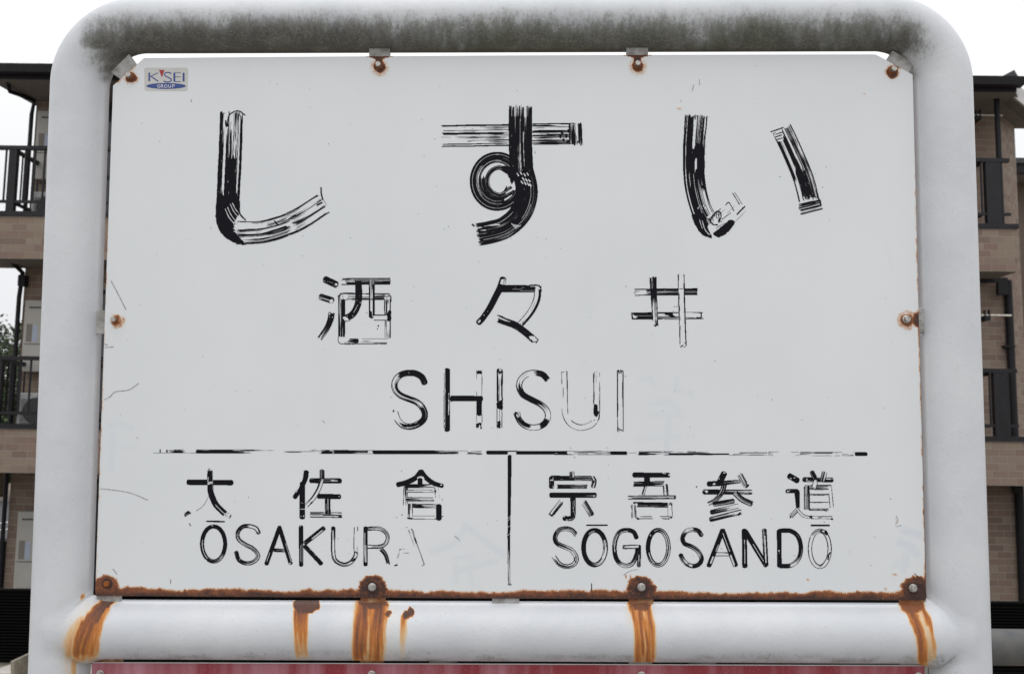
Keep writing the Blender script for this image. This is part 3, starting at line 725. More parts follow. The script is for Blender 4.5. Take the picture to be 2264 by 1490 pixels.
# hiragana i
c = Char('C', 60, 100, 1420, 1340)
c.S([(246, 190), (225, 500), (232, 800), (292, 1050), (372, 1180)], (205, 190), fill=[(0, .22), (.24, .30), (.3, .85), (.5, .8), (.58, .5), (.9, .5), (1, .5)], e=(.9, 1.2), cap='rag',
    sol=[(.0, .34, .62, .84), (.0, 1.1, .94, 1), (.29, .58, .04, .36), (.29, .5, .5, .78), (.58, .68, .03, .22), (.62, .95, .60, .76)], voi=[(.02, .28, .46, .58), (.0, .95, .865, .885), (.40, .50, .36, .46)], Lu=100)
c.S([(400, 1190), (540, 1090), (665, 965)], 190, fill=.10, e=(.15, .2), cap='rag', Lu=60)
c.blob([(225, 1090), (205, 1110), (240, 1200), (290, 1270), (340, 1298), (392, 1306), (352, 1215), (345, 1150), (300, 1080)])
c.line([(300, 1150), (325, 1230), (365, 1280)], 7, erase=True); c.line([(275, 1140), (300, 1220)], 6, erase=True)
c.blob([(408, 1285), (450, 1302), (520, 1270), (592, 1185), (588, 1152), (548, 1145), (500, 1185), (440, 1235), (405, 1262)], rough=.6)
rq = random.Random(4)
c.line([(470, 1080), (440, 1065), (400, 1100), (378, 1150), (400, 1185), (440, 1190)], 11); c.line([(470, 1085), (472, 1120), (450, 1165)], 9); c.line([(425, 1078), (468, 1042)], 7); c.line([(450, 1150), (478, 1160)], 6)
for i in range(9):
    x_, y_ = rq.uniform(395, 460), rq.uniform(1085, 1170); c.line([(x_, y_ - rq.uniform(8, 22)), (x_ + rq.uniform(-9, 9), y_), (x_ + rq.uniform(-6, 12), y_ + rq.uniform(8, 20))], 6)
c.line([(515, 1010), (545, 985), (590, 1060)], 7); c.line([(480, 1140), (560, 1080)], 6); c.line([(620, 1092), (690, 1022)], 12); c.line([(580, 900), (640, 1000)], 7); c.line([(600, 895), (665, 1000)], 6, thin=True)
for i in range(6): c.dot(262 + i * 17, 1035 - (i % 2) * 18, 6, 9, erase=True)
c.S([(1032, 318), (1130, 530), (1225, 760), (1278, 960)], (185, 190), fill=[(0, .30), (.2, .45), (.6, .35), (1, .25)], e=(.9, 1.2), cap='rag',
    sol=[(.02, .70, .84, .99), (.10, .62, .50, .70), (.60, .97, .28, .78), (.9, 1.05, 0, .07)], voi=[(.0, .62, .72, .78)], Lu=110)
c.blob([(955, 360), (1010, 330), (1045, 410), (990, 425)], erase=True)
for y in (348, 372, 400): c.line([(975, y + 12), (1030, y - 4)], 8)
c.S([(1196, 1048), (1385, 1000)], 100, fill=.45, e=(.3, .9), cap='rag', sol=[(.1, .75, 0.05, .28)], Lu=60)
c.line([(1355, 930), (1375, 970), (1388, 1010)], 16); c.line([(930, 338), (990, 318), (1040, 300)], 9)
done(c)
# kanji row: sake-less 'sha'
c = Char('D', 150, 150, 1500, 1380)
c.S([(310, 220), (490, 305)], 118, fill=.93, sol=[(0, .75, .1, 1)]); c.line([(340, 255), (440, 280)], 6, erase=True); c.dot(495, 305, 22, 26, erase=True)
c.S([(232, 520), (420, 580)], 112, fill=.45, e=(1.2, 1), cap='r', sol=[(0, 1, 0, .42), (.1, .8, .75, 1)]); c.blob([(375, 590), (420, 560), (445, 600), (410, 630)], erase=True); c.line([(420, 540), (452, 570), (448, 600)], 8)
c.S([(415, 800), (395, 920), (330, 1070), (215, 1235)], (112, 85), fill=[(0, .95), (.4, .92), (1, .6)], cap='rag'); c.dot(378, 868, 11, erase=True); c.dot(430, 868, 10, erase=True); c.dot(378, 815, 12, 20, erase=True)
c.S([(560, 515), (1400, 515)], 112, fill=.18, e=(1.2, 1.1), sol=[(.02, .45, .0, .12), (.15, .98, .90, 1)])
c.S([(1390, 500), (1390, 1225)], 108, fill=.28, e=(1.2, .9), cap='rag', sol=[(0, .7, 0, .13)])
c.blob([(1395, 770), (1445, 760), (1448, 930), (1400, 935), (1362, 900), (1372, 840)])
c.S([(592, 500), (590, 1200)], 118, fill=.55, e=(1.1, 1.1), sol=[(.08, 1, .05, .28), (.1, 1, .45, .62)], cap='rag')
c.blob([(560, 540), (600, 480), (700, 480), (690, 555), (600, 560)], erase=True)
c.line([(540, 600), (545, 520), (580, 470), (640, 458), (820, 458)], 16); c.line([(600, 480), (620, 560)], 8, thin=True)
c.S([(620, 1292), (1375, 1292)], 100, fill=[(0, .5), (.15, .6), (.33, .9), (.36, .05), (1, .12)], e=(.5, 1.1), cap='rag')
c.blob([(640, 1225), (745, 1235), (680, 1290), (600, 1300), (580, 1260)], erase=True)
c.line([(535, 1200), (530, 1270), (560, 1325), (640, 1338), (740, 1342)], 12)
c.blob([(1320, 480), (1430, 490), (1425, 560), (1340, 575)], erase=True); c.line([(1310, 490), (1360, 515), (1440, 510), (1446, 600)], 14); c.line([(1340, 575), (1400, 550)], 8)
c.S([(600, 255), (1428, 248)], 116, fill=.5, e=(1.1, 1), cap='rag', sol=[(.08, 1, .62, 1), (.02, 1, 0, .16)]); c.blob([(600, 235), (650, 230), (640, 280), (600, 290)], erase=True)
c.S([(883, 245), (885, 560), (850, 710), (770, 830), (650, 895)], (120, 112), fill=.98, cap='rag', sol=[(0, .55, .0, 1)])
c.line([(870, 660), (800, 790)], 9, erase=True); c.line([(905, 620), (940, 625)], 7, erase=True)
c.blob([(600, 880), (660, 865), (720, 930), (650, 945)], erase=True); c.line([(590, 885), (660, 940), (740, 930)], 10); c.dot(690, 850, 8, erase=True); c.dot(782, 855, 10, 8, erase=True)
c.S([(1112, 240), (1115, 860)], 104, fill=.55, e=(1, 1), cap='rag', sol=[(.1, 1, .08, .38), (.15, 1, .80, 1)], voi=[(0, 1, .62, .76)])
c.S([(1120, 880), (1350, 880)], 92, fill=.0, e=(.8, .4)); c.blob([(1070, 760), (1110, 780), (1120, 850), (1140, 870), (1120, 895), (1085, 880), (1068, 830)])
c.line([(1150, 925), (1345, 925)], 12); c.line([(1140, 832), (1340, 832)], 11); c.line([(690, 562), (1310, 562)], 15); c.line([(1335, 590), (1332, 760)], 10); c.dot(1230, 1022, 14); c.dot(1215, 1075, 10)
done(c)
# repetition mark
c = Char('E', 150, 150, 1360, 1360)
c.S([(1245, 350), (1230, 560), (1120, 790), (920, 1025)], (125, 110), fill=.03, e=(1.2, .45), sol=[(.05, .93, .04, .36)], ew=1.3)
c.S([(645, 215), (595, 360), (520, 510), (415, 710), (300, 880), (222, 965)], (118, 100), fill=1, e=(1, 1))
c.S([(620, 378), (1195, 378)], 122, fill=1, cap='rag')
c.blob([(610, 215), (680, 210), (690, 300), (600, 300)], erase=True); c.line([(650, 205), (665, 225), (655, 290)], 9); c.line([(600, 210), (595, 270)], 12); c.line([(655, 205), (692, 215), (685, 300)], 8)
c.line([(820, 357), (1010, 357)], 5, erase=True); c.line([(810, 388), (1000, 392)], 4, erase=True); c.line([(940, 414), (1200, 416)], 5, erase=True)
c.line([(1115, 318), (1230, 318), (1290, 350), (1305, 420)], 22); c.line([(1120, 338), (1210, 345), (1228, 400)], 10, erase=True)
c.S([(570, 905), (700, 955), (850, 1010), (1000, 1110), (1180, 1262)], (125, 118), fill=[(0, .6), (.2, .75), (.32, .99), (1, .99)], cap='rag', sol=[(.3, .88, 0, 1)])
c.line([(550, 838), (640, 870), (740, 930)], 18)
c.blob([(1105, 1205), (1165, 1195), (1235, 1245), (1190, 1298), (1095, 1225)], erase=True); c.line([(1205, 1220), (1250, 1260), (1235, 1290), (1160, 1300)], 13); c.line([(1215, 1325), (1235, 1285)], 14)
c.blob([(200, 950), (240, 915), (262, 930), (225, 975)], erase=True); c.line([(190, 965), (230, 925)], 7); c.dot(315, 832, 10, erase=True); c.dot(382, 772, 7, erase=True)
done(c)
# well
c = Char('F', 170, 120, 1500, 1420)
c.S([(270, 440), (1345, 430)], 118, fill=.80, e=(1.2, 1.2), cap='rag', sol=[(.3, 1, .0, .30), (.15, .98, .85, 1)], voi=[(0, .19, .15, .9)], Lu=110)
c.line([(250, 450), (275, 430), (340, 425)], 10)
c.S([(215, 850), (1440, 845)], 122, fill=[(0, .8), (.28, .8), (.34, .25), (.6, .15), (1, .05)], e=(1.1, 1.2), cap='rag', sol=[(.05, .28, .0, .35), (.1, .28, .8, 1), (.3, .65, 0, .16)], Lu=90)
c.blob([(780, 800), (900, 790), (930, 840), (975, 865), (920, 885), (850, 850), (790, 830)]); c.line([(1410, 800), (1415, 850), (1395, 885), (1340, 880)], 22); c.blob([(225, 830), (270, 850), (310, 870), (240, 895)], erase=True); c.dot(250, 815, 20, 10)
c.S([(578, 185), (592, 500), (612, 800), (622, 1015)], (120, 95), fill=[(0, .95), (.35, .8), (.55, .35), (.85, .30), (1, .6)], e=(1.2, .8), cap='rag', voi=[(.0, .25, .66, .72), (.6, 1.1, .55, 1.0)], Lu=80)
c.line([(600, 1010), (625, 1025), (655, 940)], 18)
c.S([(1065, 155), (1076, 600), (1100, 1330)], 118, fill=.0, e=(1.2, 1.1), sol=[(.12, .93, .0, .17), (.2, .9, .80, .82)], cap='r', ew=1.6)
c.line([(1010, 385), (1105, 378)], 9); c.line([(1060, 1385), (1100, 1360)], 16); c.line([(1130, 1310), (1158, 1350), (1120, 1395)], 10)
for p in ((955, 690), (992, 684), (932, 765)): c.dot(p[0], p[1], 9, 7)
done(c)
# SHISUI
S1 = [(745, 345), (700, 255), (600, 195), (490, 182), (370, 205), (280, 275), (242, 380), (265, 480), (350, 560), (480, 615), (610, 668), (705, 755), (750, 870), (720, 970), (620, 1045), (500, 1078), (385, 1055), (300, 970), (255, 850)]
c = Char('G', 160, 90, 850, 1180)
c.S(S1, 104, fill=[(0, .95), (.22, .95), (.25, .2), (.33, .35), (.5, .55), (.58, .2), (.62, .7), (.75, .8), (.9, .35), (1, .05)], e=(1, 1.1), cap='r',
    sol=[(.01, .21, .1, .85), (.30, .5, .0, .35), (.61, .73, .35, .95), (.70, .76, 0, 1)], Lu=60)
c.blob([(320, 1010), (400, 1030), (520, 1040), (640, 1010), (600, 1070), (480, 1085), (380, 1075)]); c.blob([(200, 860), (215, 790), (240, 790), (232, 900), (290, 980), (230, 960)], erase=True); c.dot(228, 815, 18)
done(c)
c = Char('G', 1040, 90, 1740, 1180)
c.S([(1120, 140), (1118, 1125)], 102, fill=1, cap='r', e=(1, .8), voi=[(.06, .97, .80, .88), (.5, .75, .12, .2)])
c.blob([(1062, 190), (1086, 180), (1080, 1110), (1062, 1110)], erase=True); c.line([(1072, 185), (1072, 430), (1068, 1100)], 9, thin=False); c.line([(1150, 520), (1145, 880)], 10, erase=True)
c.S([(1658, 150), (1658, 1000)], 96, fill=.02, e=(1.0, .6), ew=1.0)
c.blob([(1612, 170), (1640, 148), (1695, 155), (1698, 195), (1655, 200), (1620, 195)])
c.S([(1200, 612), (1690, 612)], 88, fill=1, e=(1, 1), cap='r'); c.line([(1185, 565), (1590, 562)], 5); c.line([(1165, 600), (1200, 602)], 6); c.line([(1165, 655), (1210, 655)], 6)
c.S([(1662, 620), (1660, 870)], 78, fill=1, cap='r'); c.blob([(1605, 1030), (1640, 1012), (1690, 1012), (1688, 1060), (1702, 1110), (1680, 1112), (1662, 1040), (1640, 1090), (1610, 1090)])
c.line([(1700, 700), (1700, 1000)], 5, thin=True)
done(c)
c = Char('G', 1900, 90, 2100, 1180)
c.S([(1998, 145), (1998, 640)], 102, fill=.12, e=(1.4, 1.4), ew=2.3, cap='r', sol=[(.0, .08, .1, 1), (.3, .9, .20, .24)])
c.S([(1996, 790), (1996, 1100)], 92, fill=.10, e=(.8, .8), cap='rag', sol=[(.0, .7, .44, .52)]); c.line([(2032, 780), (2040, 900)], 16, thin=True)
c.blob([(1950, 680), (1990, 655), (2044, 640), (2042, 790), (1960, 775), (1948, 730)]); c.dot(1990, 1045, 31, 66)
done(c)
c = Char('H', 110, 90, 780, 1180)
c.S([(685, 300), (600, 210), (455, 182), (320, 215), (232, 305), (212, 420), (270, 540), (400, 620), (550, 695), (650, 780), (690, 880), (668, 980), (590, 1060), (460, 1092), (320, 1065), (225, 985), (165, 860)], 100,
    fill=[(0, .95), (.10, .8), (.14, .1), (.27, .1), (.32, .8), (.52, .95), (.56, .15), (.7, .08), (.8, .15), (.9, .5), (1, .8)], e=(.5, .9), cap='rag', sol=[(.01, .11, .3, 1), (.33, .52, .08, .80), (.68, .76, .1, 1), (.84, .97, .35, 1)], Lu=60)
c.dot(155, 858, 24, 22); c.blob([(205, 830), (232, 850), (240, 930), (215, 900)], erase=True); c.line([(222, 840), (245, 950), (330, 1020), (420, 1045), (530, 1040), (600, 990), (640, 935)], 9)
done(c)
c = Char('H', 880, 110, 1620, 1160)
c.S([(966, 175), (970, 700), (990, 900), (1075, 1030), (1225, 1092), (1380, 1062), (1470, 985), (1505, 860), (1505, 190)], 102, fill=.03, e=(.75, .55), cap='r', ew=1.1,
    sol=[(0.02, .2, .02, .12), (.62, .64, .3, .4)])
c.line([(1455, 200), (1455, 700)], 15); c.line([(1412, 950), (1470, 930), (1520, 990)], 60, erase=True); c.line([(1545, 850), (1540, 920), (1520, 990)], 8)
c.blob([(1455, 712), (1490, 708), (1520, 730), (1522, 815), (1555, 825), (1545, 850), (1500, 918), (1452, 860)], rough=.5); c.line([(910, 180), (965, 162)], 7)
done(c)
c = Char('H', 1800, 110, 2000, 1180)
c.S([(1896, 160), (1899, 1140)], 108, fill=.04, e=(1.2, 1.0), cap='r', ew=1.5, sol=[(.03, .6, .0, .16), (.0, .02, .2, .9), (.3, .85, .90, 1)])
c.line([(1850, 1100), (1890, 1125), (1930, 1145)], 14); c.line([(1845, 150), (1930, 152)], 14)
done(c)
# dai
c = Char('I', 110, 90, 1000, 980)
c.S([(560, 120), (560, 345)], 90, fill=.98, cap='rag', e=(1, 1)); c.blob([(520, 105), (600, 105), (600, 150), (520, 150)], erase=True); c.ell(548, 132, 16, 15, 7, fill=1)
c.S([(200, 345), (920, 352)], 90, fill=1, cap='r'); c.blob([(523, 250), (520, 380), (532, 385), (535, 260)], erase=True); c.blob([(596, 320), (606, 320), (604, 380), (594, 380)], erase=True)
c.dot(556, 358, 34, 22, erase=True); c.line([(530, 345), (590, 372)], 8, thin=True)
c.S([(538, 540), (430, 730), (245, 850)], 40, fill=0, e=(.5, .5), ew=.8)
c.S([(563, 385), (575, 520), (648, 700), (735, 800), (810, 868)], 100, fill=.97, e=(1, 1), cap='rag', voi=[(.62, 1.1, .50, .62), (0, .3, .03, .1)])
c.blob([(138, 860), (200, 828), (242, 855), (205, 885), (140, 918), (134, 885)]); c.line([(150, 888), (215, 862)], 6, erase=True)
c.line([(910, 892), (888, 938)], 18); c.line([(800, 880), (850, 910)], 6); c.line([(850, 860), (880, 860)], 8)
done(c)
# sa
c = Char('J', 80, 80, 780, 790)
c.S([(487, 125), (487, 245)], 64, fill=.85, cap='r')
c.S([(345, 250), (725, 255)], 68, fill=.95, cap='r', e=(1, 1), voi=[(.68, .9, .35, .6)])
c.S([(487, 230), (445, 360), (375, 480), (285, 575)], 58, fill=[(0, .6), (.4, .45), (1, .15)], e=(.8, .7), cap='rag'); c.blob([(335, 545), (365, 528), (360, 545), (325, 560)])
c.S([(280, 138), (268, 220), (220, 330), (130, 468)], (68, 60), fill=1, cap='r'); c.line([(235, 215), (200, 300), (150, 400)], 8, erase=True)
c.S([(228, 290), (228, 735)], 70, fill=1, cap='r'); c.line([(205, 626), (262, 626)], 8, erase=True); c.dot(210, 722, 6, erase=True); c.dot(248, 722, 6, 14, erase=True); c.line([(205, 543), (240, 545)], 5, erase=True)
c.S([(335, 698), (742, 705)], 72, fill=.35, e=(.9, 1), cap='rag', sol=[(0, 1, .45, .58)]); c.blob([(700, 715), (745, 722), (715, 740)])
c.S([(445, 455), (715, 462)], 66, fill=1, cap='r'); c.ell(715, 460, 14, 14, 8, fill=1); c.dot(716, 460, 9, erase=True)
c.S([(563, 490), (565, 690)], 74, fill=1, cap='rag', voi=[(0, 1, .40, .50), (0, .8, .8, .86)])
done(c)
# kura
c = Char('J', 1440, 80, 2130, 790)
c.S([(1620, 322), (1975, 318)], 50, fill=[(0, .95), (.4, .7), (1, .25)], e=(.8, .8), cap='rag')
c.S([(1592, 300), (1584, 570)], 56, fill=[(0, .65), (1, .25)], cap='rag', e=(.6, .5))
c.S([(1610, 388), (1965, 390)], 36, fill=.1, e=(.8, .7), cap='rag', ew=.9); c.S([(1600, 495), (1960, 500)], 55, fill=[(0, .6), (.5, .25), (1, .05)], e=(.7, .3), cap='rag')
c.S([(1990, 320), (2010, 470)], 60, fill=.15, e=(.2, .3), cap='rag'); c.line([(1985, 375), (1980, 415)], 14); c.line([(1930, 508), (1960, 510)], 12)
c.S([(1790, 135), (1720, 215), (1600, 275), (1490, 303)], (70, 66), fill=1, cap='r'); c.S([(1795, 135), (1860, 215), (1960, 285), (2070, 320)], (70, 56), fill=1, cap='r')
c.dot(2060, 305, 14, 10, erase=True); c.dot(1790, 218, 50, 22, erase=True)
c.S([(1780, 240), (1780, 300)], 66, fill=.95, cap='r'); c.line([(1650, 285), (1720, 245)], 12)
c.S([(1680, 582), (1995, 588)], 55, fill=[(0, .98), (.35, .8), (.5, .3), (1, .1)], e=(1.1, .5), cap='rag'); c.S([(1652, 560), (1652, 752)], 62, fill=.5, e=(.8, .8), cap='rag')
c.S([(1690, 735), (1980, 738)], 46, fill=.05, e=(.7, .7), cap='rag', ew=.9); c.S([(2026, 585), (2028, 750)], 72, fill=1, cap='r'); c.blob([(1965, 750), (2010, 735), (2055, 755), (2020, 770)])
c.line([(1620, 745), (1670, 750)], 20); c.blob([(1528, 706), (1545, 692), (1550, 710)]); c.dot(1468, 738, 5); c.dot(2078, 496, 7, 4)
done(c)
# OSAKURA
c = Char('K', 150, 70, 700, 900)
c.S([(300, 97), (615, 101)], 26, fill=1)
c.ell(422, 500, 206, 312, 74, fill=[(0, 1), (.12, .97), (.45, .97), (.52, .3), (.60, .15), (.66, .8), (.72, 1), (1, 1)], e=(1, 1), voi=[(.20, .42, .36, .52)], sol=[(.48, .68, .0, .25)])
c.dot(398, 178, 12, 8, erase=True); c.dot(285, 790, 10, erase=True)
done(c)
c = Char('K', 770, 110, 1300, 920)
c.S([(1228, 300), (1180, 222), (1070, 182), (950, 190), (868, 265), (850, 355), (890, 440), (1000, 515), (1120, 580), (1205, 670), (1212, 740), (1150, 812), (1040, 848), (930, 825), (862, 765), (828, 650)], 74,
    fill=[(0, .9), (.03, .4), (.12, .1), (.16, .8), (.25, .9), (.35, .5), (.5, .15), (.6, .3), (.72, .1), (.8, .3), (.86, .9), (1, .98)], e=(1.2, 1.2), sol=[(.17, .30, .45, 1), (.35, .6, .0, .3), (.88, 1, .3, 1)], Lu=60)
c.dot(892, 778, 10, erase=True); c.dot(1232, 285, 8, erase=True)
done(c)
c = Char('K', 1310, 130, 1860, 920)
c.S([(1500, 612), (1700, 617)], 64, fill=[(0, 1), (.5, .8), (1, .2)], e=(1, .6), cap='rag')
c.S([(1600, 205), (1368, 855)], 76, fill=1, voi=[(.7, .95, .55, .68)], e=(1, 1)); c.S([(1600, 205), (1798, 845)], 74, fill=1, voi=[(.45, .97, .15, .30)], e=(1, 1)); c.dot(1785, 850, 14, erase=True); c.dot(1572, 198, 9, 6, erase=True)
done(c)
c = Char('L', -340, 130, 280, 920)
c.S([(-120, 480), (205, 222)], 84, fill=.5, e=(1.2, 1.2), sol=[(0, 1, .1, .55), (.93, 1, 0, 1)], voi=[(.3, .9, .58, .82)]); c.S([(-125, 545), (160, 850)], 78, fill=1, voi=[(.2, .7, .1, .18)])
c.S([(-198, 195), (-196, 878)], 78, fill=1, voi=[(.45, .93, .25, .34), (.5, .93, .58, .68)]); c.dot(-214, 188, 7, 10, erase=True)
done(c)
c = Char('L', 310, 160, 850, 930)
c.S([(783, 205), (778, 620)], 74, fill=.12, e=(.5, .6), cap='rag', ew=1.0)
c.S([(378, 215), (378, 650), (425, 800), (560, 868), (690, 830), (770, 725), (785, 650)], 76, fill=[(0, .97), (.06, .6), (.35, .3), (.5, .15), (.75, .3), (1, .05)], e=(1.2, 1.2), cap='r', sol=[(.45, .75, .55, .62), (.0, .04, 0, 1)])
c.blob([(745, 625), (790, 640), (800, 670), (770, 655)]); c.blob([(690, 810), (765, 745), (775, 780), (730, 815)])
done(c)
c = Char('L', 880, 150, 1430, 930)
c.S([(1235, 590), (1315, 700), (1358, 840)], (80, 60), fill=.88, cap='rag'); c.dot(1380, 852, 14, 18)
c.S([(990, 228), (1180, 225), (1300, 278), (1352, 385), (1305, 505), (1180, 550), (985, 548)], 70, fill=.08, e=(1.2, 1.2), cap='rag', sol=[(.35, .55, .3, .4), (.3, .42, .7, 1), (.72, 1, .0, .2), (.65, .85, .62, .68)], ew=1.4)
c.S([(957, 215), (955, 870)], 78, fill=[(0, 1), (.45, .95), (.5, .5), (1, .5)], e=(1.2, 1.2), voi=[(.12, .9, .62, .72)], sol=[(.93, 1, 0, 1)])
done(c)
c = Char('L', 1440, 150, 2050, 930)
c.line([(1870, 490), (1940, 680), (2005, 868)], 11); c.line([(1800, 262), (1825, 370), (1862, 478)], 30, thin=True); c.line([(1835, 400), (1865, 478)], 20)
c.line([(1722, 250), (1770, 380), (1820, 520)], 8, thin=True); c.line([(1725, 255), (1745, 300)], 12); c.dot(1780, 243, 20, 9); c.line([(1670, 210), (1715, 200)], 6, thin=True)
c.line([(1575, 600), (1540, 700), (1520, 750)], 5, thin=True); c.line([(1560, 680), (1530, 760)], 6, thin=True); c.dot(1573, 600, 9); c.line([(1590, 592), (1660, 592)], 7, thin=True); c.line([(1630, 662), (1740, 662)], 7, thin=True)
c.blob([(1465, 878), (1500, 872), (1525, 858), (1520, 885), (1480, 892)]); c.blob([(1950, 900), (1980, 878), (2005, 868), (1990, 890)])
done(c)
# so (ancestor)
c = Char('M', 130, 120, 920, 930)
c.S([(205, 250), (795, 255)], 76, fill=[(0, 1), (.5, .97), (.6, .45), (1, .3)], e=(1.1, .8), cap='r', sol=[(.1, .5, 0, 1)]); c.S([(508, 160), (512, 238)], 76, fill=.5, cap='rag', e=(.7, .7))
c.S([(203, 250), (203, 385)], 78, fill=.9, cap='r', sol=[(.4, .8, .1, .9)]); c.dot(205, 280, 30, 12, erase=True); c.ell(255, 235, 18, 14, 8, fill=1); c.dot(228, 380, 8, 12, erase=True)
c.S([(828, 250), (850, 300), (835, 375)], 72, fill=.55, e=(1, 1), cap='r', sol=[(.3, .6, .4, 1)])
c.S([(295, 378), (735, 378)], 64, fill=[(0, .7), (.5, .55), (1, .35)], e=(.5, .4), cap='rag', sol=[(0, .85, .40, .66)]); c.blob([(690, 375), (740, 395), (725, 408)])
c.S([(527, 545), (530, 780), (505, 855), (395, 862)], (84, 72), fill=.85, cap='r', voi=[(.1, .5, .45, .52), (.1, .5, .2, .25)]); c.dot(395, 835, 16, 9, erase=True); c.dot(435, 880, 12, 8, erase=True); c.line([(470, 880), (530, 865)], 6, erase=True)
c.S([(195, 508), (860, 508)], 78, fill=[(0, 1), (.6, 1), (.75, .8), (1, .7)], e=(1, 1), cap='r'); c.dot(848, 520, 8, 16, erase=True)
c.S([(350, 610), (190, 815)], 78, fill=.5, e=(.3, .9), cap='rag', sol=[(0, .9, .0, .25)]); c.blob([(165, 795), (190, 795), (210, 835), (185, 825)])
c.S([(695, 615), (812, 810)], 84, fill=.45, e=(.9, .8), cap='rag', sol=[(0, 1, .3, .42)]); c.blob([(785, 800), (835, 800), (830, 825), (800, 820)])
done(c)
# go (I)
c = Char('M', 1330, 130, 2120, 910)
c.S([(1620, 385), (1588, 500)], 50, fill=.35, e=(.9, .8), cap='rag'); c.S([(1925, 345), (1942, 520)], 78, fill=.35, e=(1.2, .7), cap='rag', sol=[(0, .7, 0, .25)])
c.S([(1450, 342), (1905, 333)], 76, fill=[(0, .95), (.4, .9), (.6, .7), (1, .3)], e=(1, .8), cap='rag')
c.S([(1650, 230), (1650, 325)], 86, fill=1, cap='rag'); c.S([(1455, 202), (1975, 206)], 76, fill=1, cap='r'); c.dot(1988, 202, 14, erase=True); c.line([(1890, 175), (1935, 185)], 10, erase=True)
c.S([(1370, 545), (2070, 540)], 60, fill=.45, e=(.9, 1), cap='rag', sol=[(.05, 1, .6, .72)]); c.blob([(2068, 510), (2088, 540), (2078, 572), (2062, 555)])
c.S([(1450, 650), (1965, 658)], 76, fill=[(0, .9), (.7, .95), (1, .5)], e=(1, .9), cap='rag'); c.blob([(1440, 640), (1500, 630), (1500, 690), (1440, 680)], erase=True)
c.S([(1445, 665), (1452, 850)], 78, fill=.25, e=(1, .3), cap='rag'); c.S([(1998, 630), (2000, 830)], 74, fill=.12, e=(.4, .5), cap='rag'); c.line([(1985, 650), (2005, 625), (2020, 660)], 14)
c.S([(1540, 848), (1990, 848)], 40, fill=.0, e=(.8, .9), cap='rag', ew=1.1); c.blob([(1480, 845), (1535, 855), (1525, 878), (1490, 870)]); c.dot(2015, 840, 18, 20); c.dot(1938, 872, 8); c.dot(1972, 868, 8, 6); c.dot(1422, 882, 5)
done(c)
# san (kanji)
c = Char('N', 140, 120, 950, 910)
c.S([(180, 446), (865, 450)], 74, fill=[(0, .9), (.35, .97), (.5, .5), (1, .12)], e=(1.1, 1.1), cap='r', sol=[(.1, .36, 0, 1), (.1, .6, .72, .88)]); c.dot(215, 440, 26, 20, erase=True); c.blob([(835, 450), (870, 462), (860, 488), (838, 475)])
c.S([(478, 320), (440, 450), (350, 560), (240, 622)], (84, 55), fill=[(0, .98), (.3, .8), (1, .45)], e=(.9, .9), cap='rag')
c.S([(400, 322), (715, 290)], (75, 48), fill=[(0, 1), (.4, .8), (1, .3)], e=(.9, .9), cap='rag')
c.S([(472, 178), (405, 310)], 92, fill=1, cap='r'); c.dot(478, 162, 20, 9, erase=True); c.dot(402, 255, 8, 10, erase=True)
c.S([(245, 328), (440, 320)], 76, fill=1, cap='r'); c.dot(325, 328, 24, 14, erase=True)
c.S([(705, 190), (800, 360)], 78, fill=.32, e=(.6, .7), cap='rag'); c.line([(835, 345), (795, 382)], 20)
c.S([(635, 460), (735, 555), (880, 622)], 84, fill=.55, e=(1, .9), cap='rag', sol=[(.05, .95, .25, .38)]); c.blob([(895, 590), (885, 640), (865, 650), (872, 610)])
c.S([(330, 625), (605, 582)], 72, fill=.75, e=(1.2, .8), cap='r', sol=[(0, .9, 0, .4)]); c.S([(290, 745), (670, 655)], 72, fill=[(0, .98), (.55, .8), (.75, .2), (1, .1)], e=(1.2, 1), cap='r'); c.S([(280, 850), (715, 742)], 74, fill=[(0, .95), (.4, .6), (1, .15)], e=(1.2, 1), cap='r', voi=[(.15, .9, .3, .45)])
c.blob([(665, 775), (720, 740), (715, 780), (685, 795)])
done(c)
# do (way)
c = Char('N', 1340, 110, 2110, 880)
c.S([(1435, 212), (1550, 278)], 86, fill=.9, cap='r'); c.dot(1450, 245, 12, erase=True); c.dot(1510, 238, 14, 8, erase=True)
c.S([(1400, 436), (1545, 432)], 60, fill=.95, cap='r'); c.dot(1412, 438, 14, 12, erase=True); c.dot(1438, 428, 8, erase=True)
c.S([(1545, 440), (1560, 680)], (78, 55), fill=.9, cap='rag'); c.S([(1548, 712), (1455, 805)], 62, fill=.35, e=(.9, 1), cap='rag'); c.dot(1450, 812, 18, 14)
c.S([(1550, 705), (1640, 795), (1760, 820), (2060, 826)], 42, fill=[(0, .25), (.4, .1), (.6, .05), (.65, .6), (.9, .4), (1, .1)], e=(.9, .4), cap='rag', ew=1.0); c.blob([(1720, 800), (1760, 800), (1765, 830), (1735, 825)]); c.dot(2064, 842, 15, 16)
c.S([(1650, 372), (2055, 372)], 56, fill=.2, e=(.9, .9), cap='rag'); c.S([(1690, 365), (1692, 705)], 84, fill=.5, e=(1.1, .8), cap='rag', sol=[(.1, 1, .02, .22)]); c.S([(2028, 370), (2058, 670)], 58, fill=.25, e=(.6, .6), cap='rag')
for y, w_ in ((408, 13), (478, 10), (492, 9), (597, 12), (693, 9), (712, 11)): c.line([(1735, y), (1870, y + 2), (2005, y)], w_)
c.blob([(1940, 715), (2000, 735), (1970, 735)])
c.S([(1650, 264), (2060, 270)], 70, fill=.9, e=(1, 1), cap='r', voi=[(.1, .5, .75, .9), (.8, .95, .3, .45)]); c.dot(1690, 262, 10, 16, erase=True)
